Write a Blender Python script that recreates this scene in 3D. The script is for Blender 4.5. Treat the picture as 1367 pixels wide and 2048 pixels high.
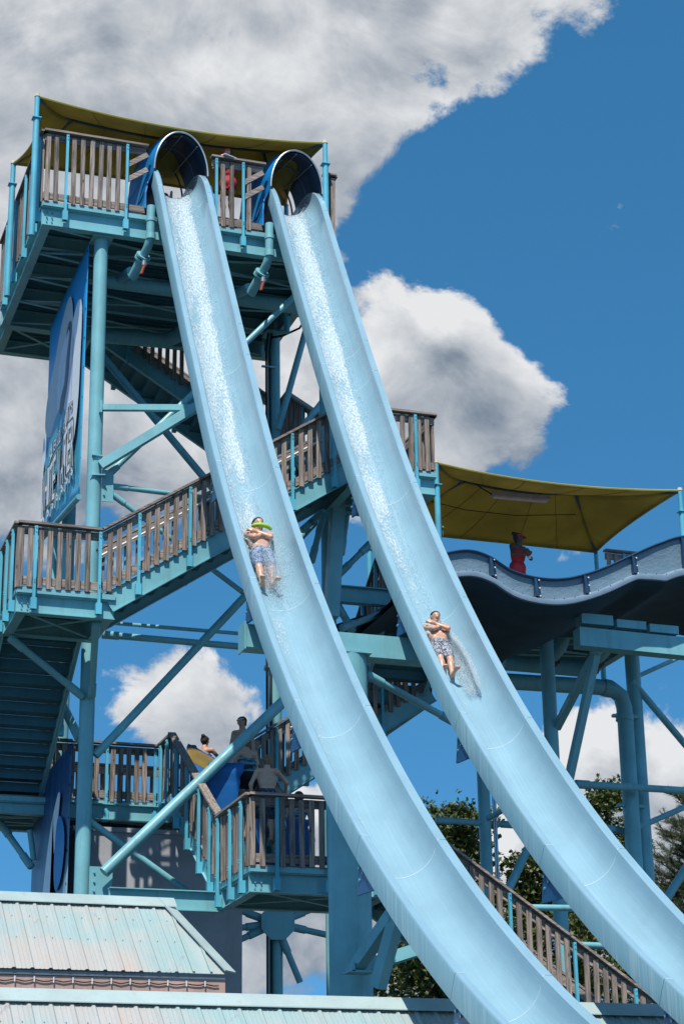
import bpy, bmesh, math, random
import numpy as np
from mathutils import Vector, Matrix, Euler, noise as mnoise

for _o in list(bpy.data.objects):
    bpy.data.objects.remove(_o)
SC = bpy.context.scene
COL = SC.collection
random.seed(7)

# ------------------------------------------------------------------ camera
# x runs along the tower's front, y away from the camera, z up (metres)
pitch, roll, yaw = math.radians(20.373), math.radians(-0.917), math.radians(19.018)
fwd = Vector((math.sin(yaw) * math.cos(pitch), math.cos(yaw) * math.cos(pitch), math.sin(pitch)))
rgt = Vector((math.cos(yaw), -math.sin(yaw), 0))
upv = rgt.cross(fwd)
r2 = math.cos(roll) * rgt + math.sin(roll) * upv
u2 = -math.sin(roll) * rgt + math.cos(roll) * upv
cam_data = bpy.data.cameras.new('camera')
cam = bpy.data.objects.new('camera', cam_data)
COL.objects.link(cam)
cam.matrix_world = Matrix(((r2.x, u2.x, -fwd.x, 0), (r2.y, u2.y, -fwd.y, 0), (r2.z, u2.z, -fwd.z, 1.6), (0, 0, 0, 1)))
cam_data.sensor_fit = 'VERTICAL'
cam_data.sensor_height = 36.0
cam_data.lens = 70.2
cam_data.clip_end = 3000
SC.camera = cam

# ------------------------------------------------------------------ sun, sky, exposure
SUN = Vector((-0.25, -0.49, 0.835)).normalized()
sun_data = bpy.data.lights.new('sun', 'SUN')
sun_data.energy = 5.0
sun_data.angle = math.radians(0.53)
sun_data.color = (1.0, 0.95, 0.87)
sun = bpy.data.objects.new('sun', sun_data)
COL.objects.link(sun)
sun.rotation_euler = SUN.to_track_quat('Z', 'Y').to_euler()
sun.location = (0, 0, 60)
SC.view_settings.view_transform = 'Standard'
SC.view_settings.look = 'None'
SC.view_settings.exposure = 0.03
SC.view_settings.gamma = 1.0
SC.view_settings.use_curve_mapping = False
SC.cycles.max_bounces = 6
SC.cycles.diffuse_bounces = 2
SC.cycles.transparent_max_bounces = 12
SC.cycles.use_denoising = True


class NT:
    """small helper for building node trees"""
    def __init__(self, tree):
        self.t = tree
        self.n = tree.nodes
        self.l = tree.links

    def node(self, typ, **kw):
        nd = self.n.new(typ)
        for k, v in kw.items():
            if k.startswith('i_'):
                nd.inputs[k[2:].replace('_', ' ')].default_value = v
            else:
                setattr(nd, k, v)
        return nd

    def link(self, a, b):
        self.l.new(a, b)

    def set(self, sock, v):
        if hasattr(v, 'is_linked') or hasattr(v, 'links'):
            self.l.new(v, sock)
        else:
            sock.default_value = v

    def math(self, op, a, b=None, c=None, clamp=False):
        nd = self.n.new('ShaderNodeMath')
        nd.operation = op
        nd.use_clamp = clamp
        for i, v in enumerate((a, b, c)):
            if v is not None:
                self.set(nd.inputs[i], v)
        return nd.outputs[0]

    def vmath(self, op, a, b=None, scale=None):
        nd = self.n.new('ShaderNodeVectorMath')
        nd.operation = op
        self.set(nd.inputs[0], a)
        if b is not None:
            self.set(nd.inputs[1], b)
        if scale is not None:
            self.set(nd.inputs['Scale'], scale)
        return nd.outputs['Value'] if op in ('DISTANCE', 'DOT_PRODUCT', 'LENGTH') else nd.outputs[0]

    def ramp(self, v, a, b, c=0.0, d=1.0, smooth=True):
        nd = self.n.new('ShaderNodeMapRange')
        nd.interpolation_type = 'SMOOTHSTEP' if smooth else 'LINEAR'
        self.set(nd.inputs['Value'], v)
        for k, x in (('From Min', a), ('From Max', b), ('To Min', c), ('To Max', d)):
            self.set(nd.inputs[k], x)
        return nd.outputs[0]

    def mix(self, f, a, b):
        nd = self.n.new('ShaderNodeMix')
        nd.data_type = 'RGBA'
        self.set(nd.inputs[0], f)
        for s, v in ((nd.inputs[6], a), (nd.inputs[7], b)):
            if isinstance(v, (tuple, list)) and len(v) == 3:
                v = (*v, 1)
            self.set(s, v)
        return nd.outputs[2]

    def noise(self, vec, scale, detail=4, rough=0.55, lac=2.0, dist=0.0):
        nd = self.n.new('ShaderNodeTexNoise')
        if vec is not None:
            self.set(nd.inputs['Vector'], vec)
        nd.inputs['Scale'].default_value = scale
        nd.inputs['Detail'].default_value = detail
        nd.inputs['Roughness'].default_value = rough
        nd.inputs['Lacunarity'].default_value = lac
        nd.inputs['Distortion'].default_value = dist
        return nd.outputs['Fac']


world = bpy.data.worlds.new('World')
SC.world = world
world.use_nodes = True
W = NT(world.node_tree)
W.n.clear()
wout = W.node('ShaderNodeOutputWorld')
wbg = W.node('ShaderNodeBackground')
W.link(wbg.outputs[0], wout.inputs[0])
sky = W.node('ShaderNodeTexSky')
sky.sky_type = 'NISHITA'
sky.sun_disc = False
sky.sun_elevation = math.asin(SUN.z)
sky.sun_rotation = math.atan2(SUN.x, SUN.y)
sky.altitude = 200
sky.air_density = 0.75
sky.dust_density = 0.0
sky.ozone_density = 3.0
wbg.inputs['Strength'].default_value = 0.1
world.cycles.sampling_method = 'MANUAL'
world.cycles.sample_map_resolution = 256
tc = W.node('ShaderNodeTexCoord')
dirv = W.vmath('NORMALIZE', tc.outputs['Generated'])
skyv = W.vmath('NORMALIZE', W.vmath('ADD', dirv, (0, 0, 0.22)))
W.link(skyv, sky.inputs['Vector'])


def az(a, e):
    a, e = math.radians(a), math.radians(e)
    return (math.sin(a) * math.cos(e), math.cos(a) * math.cos(e), math.sin(e))


# cloud banks: azimuth (from +y to +x), elevation, angular radius in degrees, amount (+ cloud, - clear sky)
BANKS = [(14.93, 27.28, 4.5, 0.75),
         (12.84, 34.41, 2.8, 0.44),
         (13.35, 33.89, 9.0, 1.19),
         (8.95, 32.72, 7.7, 1.38),
         (18.20, 33.14, 7.1, 0.62),
         (22.08, 34.14, 5.0, 0.75),
         (25.59, 33.96, 3.7, 0.75),
         (19.80, 30.22, 3.4, 0.75),
         (9.79, 28.79, 5.6, 0.75),
         (8.43, 24.79, 5.6, 0.88),
         (9.51, 21.31, 5.6, 0.81),
         (13.58, 22.86, 4.7, 0.69),
         (17.15, 23.89, 4.1, 0.75),
         (21.28, 25.82, 3.7, 0.94),
         (23.27, 24.32, 4.1, 0.94),
         (24.32, 23.42, 2.8, 0.75),
         (20.88, 22.97, 4.3, 0.88),
         (22.40, 22.07, 2.6, 0.50),
         (13.71, 15.16, 2.8, 0.94),
         (15.19, 14.45, 2.4, 0.62),
         (11.25, 14.42, 1.9, 0.38),
         (25.89, 13.94, 1.9, 0.88),
         (25.37, 12.55, 2.6, 1.00),
         (27.76, 11.89, 2.8, 1.00),
         (24.70, 10.76, 2.6, 0.88),
         (26.92, 9.99, 4.3, 0.75),
         (29.41, 24.50, 1.3, 0.44),
         (28.87, 19.86, 1.3, 0.44),
         (17.64, 8.29, 5.6, 0.94),
         (21.01, 7.14, 3.4, 0.75),
         (13.51, 18.14, 2.2, 0.31),
         (27.26, 29.86, 7.1, -0.99),
         (28.24, 20.33, 5.6, -0.72),
         (26.70, 17.58, 5.6, -0.81),
         (23.55, 30.09, 2.4, -0.45),
         (24.24, 27.96, 3.2, -0.63),
         (28.07, 26.02, 5.0, -0.63),
         (13.68, 17.14, 2.8, -0.32),
         (20.41, 16.96, 4.7, -0.81),
         (9.92, 11.60, 3.7, -0.81),
         (21.75, 12.67, 3.2, -0.81),
         (21.21, 28.65, 2.6, -0.81),
         (20.15, 28.08, 1.3, -0.81),
         (22.30, 19.49, 3.7, -0.63)]


def cloud_field(vec, det):
    base = W.noise(W.vmath('MULTIPLY', vec, (1, 1, 1.35)), 2.1, 2, 0.5)
    tot = W.ramp(base, 0.42, 0.70, -0.5, 0.30)
    for a, e, r, w in BANKS:
        d = W.vmath('DISTANCE', vec, az(a, e))
        tot = W.math('ADD', tot, W.ramp(d, math.radians(r), math.radians(r) * 0.02, 0.0, w))
    tot = W.math('MINIMUM', W.math('MAXIMUM', tot, -0.5), 1.15)
    wv = W.vmath('MULTIPLY', vec, (1, 1, 1.25))
    n1 = W.noise(wv, 15.0, det, 0.60, 2.15, 0.35)
    puff = W.node('ShaderNodeTexVoronoi')
    puff.inputs['Scale'].default_value = 30.0
    wob = W.node('ShaderNodeTexNoise', i_Scale=38.0, i_Detail=det - 3.0)
    W.link(wv, wob.inputs['Vector'])
    W.link(W.vmath('ADD', wv, W.vmath('SCALE', wob.outputs['Color'], None, 0.035)), puff.inputs['Vector'])
    f = W.math('ADD', tot, W.math('MULTIPLY', W.math('SUBTRACT', n1, 0.5), 2.9))
    return W.math('ADD', f, W.math('MULTIPLY', W.math('SUBTRACT', 0.50, puff.outputs['Distance']), 0.70))


d0 = cloud_field(dirv, 6.0)
toward = tuple(Vector((-0.55, -0.2, 1.0)).normalized() * 0.022)
d1 = cloud_field(W.vmath('NORMALIZE', W.vmath('ADD', dirv, toward)), 5.0)
mask = W.ramp(d0, 0.0, 0.38)
relief = W.math('SUBTRACT', d0, d1)
thick = W.ramp(d0, 0.2, 1.7)
lit = W.math('ADD', W.math('MULTIPLY', relief, 0.60), 0.70)
lit = W.math('SUBTRACT', lit, W.math('MULTIPLY', thick, 0.42))
lown = W.noise(dirv, 6.0, 3, 0.55)
lit = W.math('ADD', lit, W.ramp(lown, 0.32, 0.68, -0.24, 0.20), None, True)
ccol = W.mix(lit, (2.1, 2.6, 3.3), (8.0, 8.1, 8.2))
hsv = W.node('ShaderNodeHueSaturation', i_Saturation=1.24, i_Value=1.95, i_Hue=0.484)
W.link(sky.outputs[0], hsv.inputs['Color'])
skyc = hsv.outputs[0]
W.link(W.mix(W.math('MULTIPLY', mask, 0.97), skyc, ccol), wbg.inputs['Color'])

# ------------------------------------------------------------------ materials
MATS = {}


def new_mat(name):
    m = bpy.data.materials.new(name)
    m.use_nodes = True
    MATS[name] = m
    t = NT(m.node_tree)
    b = m.node_tree.nodes['Principled BSDF']
    return m, t, b


def paint(name, base, rough=0.4, var=0.18, dirt=0.25, dirtcol=(0.09, 0.08, 0.06), metal=0.0, scale=1.0, coat=0.0, bump=0.02):
    m, t, b = new_mat(name)
    g = t.node('ShaderNodeNewGeometry')
    pos = g.outputs['Position']
    n1 = t.noise(pos, 1.3 * scale, 5, 0.6)
    st = t.noise(t.vmath('MULTIPLY', pos, (9 * scale, 9 * scale, 0.9 * scale)), 1.0, 5, 0.6)
    sp = t.noise(pos, 38 * scale, 3, 0.6)
    c = t.mix(t.ramp(n1, 0.3, 0.7), tuple(x * (1 - var) for x in base), tuple(min(1, x * (1 + var)) for x in base))
    f = t.math('MULTIPLY', t.ramp(st, 0.52, 0.8), dirt)
    c = t.mix(f, c, dirtcol)
    c = t.mix(t.math('MULTIPLY', t.ramp(sp, 0.66, 0.78), dirt * 0.7), c, dirtcol)
    rr = t.noise(t.vmath('MULTIPLY', pos, (7, 7, 1.1)), 1.0, 6, 0.7, 2.0, 0.5)
    c = t.mix(t.ramp(rr, 0.70, 0.78, 0, dirt * 1.1), c, (0.17, 0.085, 0.05))
    t.link(c, b.inputs['Base Color'])
    t.link(t.ramp(st, 0.3, 0.8, rough * 0.8, min(1, rough * 1.35)), b.inputs['Roughness'])
    b.inputs['Metallic'].default_value = metal
    b.inputs['Coat Weight'].default_value = coat
    b.inputs['Coat Roughness'].default_value = 0.15
    if bump:
        bp = t.node('ShaderNodeBump', i_Strength=0.12, i_Distance=bump * 0.3)
        t.link(sp, bp.inputs['Height'])
        t.link(bp.outputs[0], b.inputs['Normal'])
    return m


def wood(name, axis, dark=(0.10, 0.077, 0.063), light=(0.40, 0.32, 0.265)):
    m, t, b = new_mat(name)
    tcn = t.node('ShaderNodeTexCoord')
    oi = t.node('ShaderNodeObjectInfo')
    off = t.vmath('SCALE', (13.1, 7.7, 5.3), None, oi.outputs['Random'])
    v = t.vmath('ADD', tcn.outputs['Object'], off)
    k = [34, 34, 34]
    k['xyz'.index(axis)] = 1.6
    gr = t.noise(t.vmath('MULTIPLY', v, tuple(k)), 1.0, 6, 0.65, 2.0, 0.6)
    k2 = [90, 90, 90]
    k2['xyz'.index(axis)] = 3.0
    fine = t.noise(t.vmath('MULTIPLY', v, tuple(k2)), 1.0, 4, 0.6)
    pt = t.noise(v, 3.0, 4, 0.6)
    kn = t.node('ShaderNodeTexVoronoi')
    kv = [5, 5, 5]
    kv['xyz'.index(axis)] = 2.2
    t.link(t.vmath('MULTIPLY', v, tuple(kv)), kn.inputs['Vector'])
    kn.inputs['Scale'].default_value = 1.0
    c = t.mix(t.ramp(gr, 0.32, 0.68), dark, light)
    c = t.mix(t.math('MULTIPLY', t.ramp(fine, 0.5, 0.75), 0.55), c, tuple(x * 0.45 for x in dark))
    c = t.mix(t.ramp(pt, 0.45, 0.75, 0, 0.35), c, (0.20, 0.185, 0.175))
    c = t.mix(t.ramp(kn.outputs['Distance'], 0.12, 0.05, 0, 0.8), c, (0.03, 0.018, 0.012))
    hs = t.node('ShaderNodeHueSaturation')
    t.link(t.ramp(oi.outputs['Random'], 0, 1, 0.68, 1.22, False), hs.inputs['Value'])
    t.link(c, hs.inputs['Color'])
    t.link(hs.outputs[0], b.inputs['Base Color'])
    b.inputs['Roughness'].default_value = 0.85
    bp = t.node('ShaderNodeBump', i_Strength=0.6, i_Distance=0.006)
    t.link(gr, bp.inputs['Height'])
    t.link(bp.outputs[0], b.inputs['Normal'])
    return m


def plain(name, col, rough=0.6, metal=0.0, var=0.12, scale=6.0, spec=0.5):
    m, t, b = new_mat(name)
    tcn = t.node('ShaderNodeTexCoord')
    n = t.noise(tcn.outputs['Object'], scale, 4, 0.6)
    t.link(t.mix(t.ramp(n, 0.3, 0.7), tuple(x * (1 - var) for x in col), tuple(min(1, x * (1 + var)) for x in col)), b.inputs['Base Color'])
    b.inputs['Roughness'].default_value = rough
    b.inputs['Metallic'].default_value = metal
    b.inputs['Specular IOR Level'].default_value = spec
    return m


paint('steel', (0.185, 0.445, 0.485), 0.42, 0.12, 0.30, (0.05, 0.09, 0.09))
paint('steel_post', (0.10, 0.44, 0.56), 0.45, 0.16, 0.35, (0.16, 0.20, 0.20))
paint('galv', (0.42, 0.45, 0.47), 0.35, 0.1, 0.2, metal=0.7)
paint('white_pipe', (0.72, 0.72, 0.70), 0.4, 0.05, 0.15)
paint('rust', (0.16, 0.07, 0.04), 0.8, 0.3, 0.4)
wood('wood_z', 'z')
wood('wood_x', 'x', (0.13, 0.102, 0.085), (0.45, 0.365, 0.31))
wood('wood_y', 'y', (0.13, 0.102, 0.085), (0.45, 0.365, 0.31))
plain('bolt', (0.10, 0.30, 0.37), 0.45)
plain('black', (0.012, 0.012, 0.014), 0.6)
plain('red_plastic', (0.28, 0.05, 0.03), 0.5)
plain('hood_inner_shade', (0.004, 0.028, 0.085), 0.6)  # dark navy standing in for the shade inside the hood
plain('grey_lamp', (0.40, 0.38, 0.42), 0.4)
plain('hood_blue', (0.0, 0.20, 0.50), 0.55, 0, 0.2, 3.0)
plain('saddle_blue', (0.012, 0.085, 0.21), 0.4, 0, 0.15)
plain('flume_blue', (0.012, 0.045, 0.10), 0.4, 0, 0.2, 4.0)
plain('frame_dark', (0.18, 0.17, 0.17), 0.45, 0.3)
plain('mat_blue', (0.004, 0.125, 0.38), 0.55, 0, 0.15, 2.0)
plain('mat_yellow', (0.22, 0.145, 0.02), 0.6)
plain('soil', (0.055, 0.055, 0.045), 0.95, 0, 0.3, 0.5)


def fiberglass(name, base, sc=1.0):
    m, t, b = new_mat(name)
    tcn = t.node('ShaderNodeTexCoord')
    uv = tcn.outputs['UV']          # u along the slide in metres, v around the section in metres
    st = t.noise(t.vmath('MULTIPLY', uv, (0.5, 22, 1)), 1.0, 5, 0.6)
    bl = t.noise(uv, 1.1, 5, 0.6)
    fine = t.noise(t.vmath('MULTIPLY', uv, (2.5, 90, 1)), 1.0, 3, 0.6)
    c = t.mix(t.ramp(bl, 0.3, 0.7), tuple(x * 0.93 for x in base), tuple(x * 1.06 for x in base))
    c = t.mix(t.ramp(st, 0.54, 0.78, 0, 0.16), c, (0.50, 0.60, 0.64))
    c = t.mix(t.ramp(fine, 0.58, 0.76, 0, 0.08), c, (0.14, 0.34, 0.46))
    t.link(c, b.inputs['Base Color'])
    t.link(t.ramp(st, 0.35, 0.75, 0.16, 0.42), b.inputs['Roughness'])
    b.inputs['Coat Weight'].default_value = 0.35
    b.inputs['Coat Roughness'].default_value = 0.12
    return m


fiberglass('slide_gel', (0.26, 0.425, 0.505))


def skirtmat():
    """outside of the slide edge: gelcoat with vertical run-off streaks"""
    m, t, b = new_mat('slide_skirt')
    tcn = t.node('ShaderNodeTexCoord')
    uv = tcn.outputs['UV']
    g = t.node('ShaderNodeNewGeometry')
    p = t.vmath('MULTIPLY', g.outputs['Position'], (30, 30, 0.7))
    st = t.noise(p, 1.0, 4, 0.65)
    msk = t.noise(uv, 0.5, 3, 0.5)
    c = t.mix(t.math('MULTIPLY', t.ramp(st, 0.45, 0.62), t.ramp(msk, 0.35, 0.6, 0.15, 0.75)), (0.18, 0.355, 0.42), (0.34, 0.49, 0.54))
    t.link(c, b.inputs['Base Color'])
    b.inputs['Roughness'].default_value = 0.35
    return m


skirtmat()


def fabric(name, base, trans=0.25):
    m, t, b = new_mat(name)
    tcn = t.node('ShaderNodeTexCoord')
    o = tcn.outputs['Object']
    w1 = t.noise(t.vmath('MULTIPLY', o, (14, 90, 90)), 1.0, 3, 0.6)
    n = t.noise(o, 0.9, 5, 0.6)
    c = t.mix(t.ramp(n, 0.3, 0.7), tuple(x * 0.82 for x in base), tuple(x * 1.15 for x in base))
    c = t.mix(t.ramp(w1, 0.45, 0.75, 0, 0.25), c, tuple(x * 0.5 for x in base))
    t.link(c, b.inputs['Base Color'])
    b.inputs['Roughness'].default_value = 0.9
    tr = t.node('ShaderNodeBsdfTranslucent')
    t.link(c, tr.inputs['Color'])
    mx = t.node('ShaderNodeMixShader', i_Fac=trans)
    t.link(b.outputs[0], mx.inputs[1])
    t.link(tr.outputs[0], mx.inputs[2])
    t.link(mx.outputs[0], t.n['Material Output'].inputs['Surface'])
    return m


fabric('canopy_yellow', (0.46, 0.385, 0.085), 0.26)


def roofmat():
    m, t, b = new_mat('roof_metal')
    g = t.node('ShaderNodeNewGeometry')
    p = g.outputs['Position']
    oi = t.node('ShaderNodeObjectInfo')
    big = t.noise(p, 0.55, 5, 0.62)
    mid = t.noise(p, 2.4, 6, 0.7, 2.0, 0.8)
    run = t.noise(t.vmath('MULTIPLY', p, (7, 0.7, 0.7)), 1.0, 5, 0.65)
    sp = t.noise(p, 30, 3, 0.6)
    c = t.mix(t.ramp(big, 0.35, 0.62), (0.29, 0.42, 0.41), (0.43, 0.40, 0.365))
    c = t.mix(t.ramp(run, 0.42, 0.75, 0, 0.55), c, (0.45, 0.49, 0.485))
    c = t.mix(t.math('MULTIPLY', t.ramp(mid, 0.55, 0.66, 0, 0.6), t.ramp(big, 0.42, 0.6)), c, (0.52, 0.36, 0.27))
    c = t.mix(t.math('MULTIPLY', t.ramp(mid, 0.38, 0.30), 0.6), c, (0.26, 0.40, 0.40))
    peel = t.noise(t.vmath('MULTIPLY', p, (3.2, 1.6, 1.6)), 1.3, 7, 0.72, 2.2, 1.2)
    c = t.mix(t.math('MULTIPLY', t.ramp(peel, 0.63, 0.66), 0.75), c, (0.30, 0.29, 0.30))
    drip = t.noise(t.vmath('MULTIPLY', p, (16, 0.9, 0.9)), 1.0, 4, 0.6)
    c = t.mix(t.ramp(drip, 0.60, 0.78, 0, 0.40), c, (0.36, 0.30, 0.25))
    c = t.mix(t.ramp(sp, 0.66, 0.74, 0, 0.45), c, (0.22, 0.20, 0.18))
    t.link(c, b.inputs['Base Color'])
    b.inputs['Roughness'].default_value = 0.55
    bp = t.node('ShaderNodeBump', i_Strength=0.15, i_Distance=0.01)
    t.link(mid, bp.inputs['Height'])
    t.link(bp.outputs[0], b.inputs['Normal'])
    return m


roofmat()
paint('roof_trim', (0.38, 0.47, 0.455), 0.5, 0.1, 0.4, (0.30, 0.24, 0.2))
paint('fascia_pink', (0.52, 0.33, 0.27), 0.7, 0.2, 0.3)
paint('grey_wall', (0.40, 0.41, 0.43), 0.7, 0.12, 0.15)
paint('dark_deck', (0.045, 0.16, 0.20), 0.6, 0.12, 0.2)

# ------------------------------------------------------------------ mesh helpers


class MB:
    def __init__(self):
        self.v, self.f, self.uv = [], [], []

    def add(self, vs, fs):
        o = len(self.v)
        self.v += [tuple(p) for p in vs]
        self.f += [tuple(i + o for i in q) for q in fs]
        return self

    def box(self, c, s, rot=None):
        c = Vector(c)
        h = [x / 2 for x in s]
        vs = []
        for z in (-1, 1):
            for y in (-1, 1):
                for x in (-1, 1):
                    p = Vector((x * h[0], y * h[1], z * h[2]))
                    vs.append(c + (rot @ p if rot else p))
        return self.add(vs, [(0, 2, 3, 1), (4, 5, 7, 6), (0, 1, 5, 4), (2, 6, 7, 3), (0, 4, 6, 2), (1, 3, 7, 5)])

    def bar(self, p0, p1, w, h, up=(0, 0, 1), off=(0, 0)):
        """rectangular bar from p0 to p1, w across, h along up"""
        p0, p1, up = Vector(p0), Vector(p1), Vector(up)
        d = (p1 - p0).normalized()
        s = d.cross(up).normalized()
        u = s.cross(d).normalized()
        o = s * off[0] + u * off[1]
        vs = []
        for p in (p0, p1):
            for a, b in ((-1, -1), (1, -1), (1, 1), (-1, 1)):
                vs.append(p + o + s * (a * w / 2) + u * (b * h / 2))
        return self.add(vs, [(0, 1, 2, 3), (7, 6, 5, 4), (0, 4, 5, 1), (1, 5, 6, 2), (2, 6, 7, 3), (3, 7, 4, 0)])

    def ibeam(self, p0, p1, w, h, t=0.018, up=(0, 0, 1)):
        self.bar(p0, p1, t, h - 2 * t, up)
        self.bar(p0, p1, w, t, up, (0, h / 2 - t / 2))
        self.bar(p0, p1, w, t, up, (0, -h / 2 + t / 2))
        return self

    def tube(self, p0, p1, r0, r1=None, n=14, caps=True):
        p0, p1 = Vector(p0), Vector(p1)
        r1 = r0 if r1 is None else r1
        d = (p1 - p0).normalized()
        a = d.orthogonal().normalized()
        b = d.cross(a)
        vs = []
        for p, r in ((p0, r0), (p1, r1)):
            for i in range(n):
                t = 2 * math.pi * i / n
                vs.append(p + a * (r * math.cos(t)) + b * (r * math.sin(t)))
        fs = [(i, (i + 1) % n, n + (i + 1) % n, n + i) for i in range(n)]
        if caps:
            fs += [tuple(range(n - 1, -1, -1)), tuple(range(n, 2 * n))]
        return self.add(vs, fs)

    def path(self, pts, rad, n=8, closed=False):
        pts = [Vector(p) for p in pts]
        if not isinstance(rad, (list, tuple)):
            rad = [rad] * len(pts)
        vs, fs = [], []
        ref = None
        for i, p in enumerate(pts):
            d = (pts[min(i + 1, len(pts) - 1)] - pts[max(i - 1, 0)]).normalized()
            if ref is None:
                ref = d.orthogonal().normalized()
            a = (ref - d * ref.dot(d))
            a = a.normalized() if a.length > 1e-6 else d.orthogonal().normalized()
            ref = a
            b = d.cross(a)
            for k in range(n):
                t = 2 * math.pi * k / n
                vs.append(p + a * (rad[i] * math.cos(t)) + b * (rad[i] * math.sin(t)))
        for i in range(len(pts) - 1):
            for k in range(n):
                fs.append((i * n + k, i * n + (k + 1) % n, (i + 1) * n + (k + 1) % n, (i + 1) * n + k))
        fs += [tuple(range(n - 1, -1, -1)), tuple(range((len(pts) - 1) * n, len(pts) * n))]
        return self.add(vs, fs)

    def prism(self, poly, vec):
        vec = Vector(vec)
        n = len(poly)
        vs = [Vector(p) for p in poly] + [Vector(p) + vec for p in poly]
        fs = [tuple(range(n - 1, -1, -1)), tuple(range(n, 2 * n))]
        fs += [(i, (i + 1) % n, n + (i + 1) % n, n + i) for i in range(n)]
        return self.add(vs, fs)

    def grid(self, rows, closed=False):
        nr, nc = len(rows), len(rows[0])
        vs = [p for r in rows for p in r]
        fs = [(i * nc + j, i * nc + j + 1, (i + 1) * nc + j + 1, (i + 1) * nc + j) for i in range(nr - 1) for j in range(nc - 1)]
        return self.add(vs, fs)

    def mesh(self, name, origin=(0, 0, 0), smooth=35, fix=True):
        me = bpy.data.meshes.new(name)
        o = Vector(origin)
        me.from_pydata([tuple(Vector(p) - o) for p in self.v], [], self.f)
        if fix:
            bm = bmesh.new()
            bm.from_mesh(me)
            bmesh.ops.recalc_face_normals(bm, faces=bm.faces)
            bm.to_mesh(me)
            bm.free()
        if smooth:
            me.polygons.foreach_set('use_smooth', [True] * len(me.polygons))
            me.set_sharp_from_angle(angle=math.radians(smooth))
        me.update()
        return me

    def build(self, name, mat, parent=None, smooth=35, origin=None, fix=True):
        """link as one object; vertices are given in world space"""
        if origin is None:
            origin = root_loc(parent) if parent else (sum(p[0] for p in self.v) / len(self.v), sum(p[1] for p in self.v) / len(self.v), min(p[2] for p in self.v))
        me = self.mesh(name, origin, smooth, fix)
        me.materials.append(MATS[mat] if isinstance(mat, str) else mat)
        return place(me, name, parent, origin)


WLOC = {}


def root_loc(o):
    return WLOC[o.name]


def place(me, name, parent=None, loc=(0, 0, 0), rot=None, scale=None):
    """loc is in world space; parents are never rotated"""
    ob = bpy.data.objects.new(name, me)
    COL.objects.link(ob)
    WLOC[ob.name] = Vector(loc)
    if parent:
        ob.parent = parent
        ob.location = Vector(loc) - root_loc(parent)
    else:
        ob.location = loc
    if rot is not None:
        ob.rotation_euler = rot
    if scale is not None:
        ob.scale = scale
    return ob


def tag(o, label=None, cat=None, group=None, kind=None):
    if label:
        o['label'] = label
    if cat:
        o['category'] = cat
    if group:
        o['group'] = group
    if kind:
        o['kind'] = kind
    return o


def thing(name, loc, label, cat, group=None):
    return tag(place(None, name, None, loc), label, cat, group)


def bolts(mb, pts, n, r=0.016, l=0.03):
    n = Vector(n)
    for p in pts:
        mb.tube(p, Vector(p) + n * l, r, n=6)
    return mb

# ------------------------------------------------------------------ ground and far terrain
g = MB()
g.add([(-600, -300, 0), (700, -300, 0), (700, 1500, 0), (-600, 1500, 0)], [(0, 1, 2, 3)])
tag(g.build('ground', 'soil', smooth=0, origin=(0, 0, 0)), kind='structure')

# ------------------------------------------------------------------ railings, platforms, stairs
_pk = {}


def picket_mesh(length, w=0.089):
    key = (round(length, 3), w)
    if key not in _pk:
        mb = MB()
        mb.box((0, 0, length / 2), (w, 0.038, length))
        me = mb.mesh('picket', smooth=0)
        bm = bmesh.new()
        bm.from_mesh(me)
        bmesh.ops.bevel(bm, geom=bm.edges[:], offset=0.004, segments=1, affect='EDGES')
        bm.to_mesh(me)
        bm.free()
        me.materials.append(MATS['wood_z'])
        _pk[key] = me
    return _pk[key]


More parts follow.
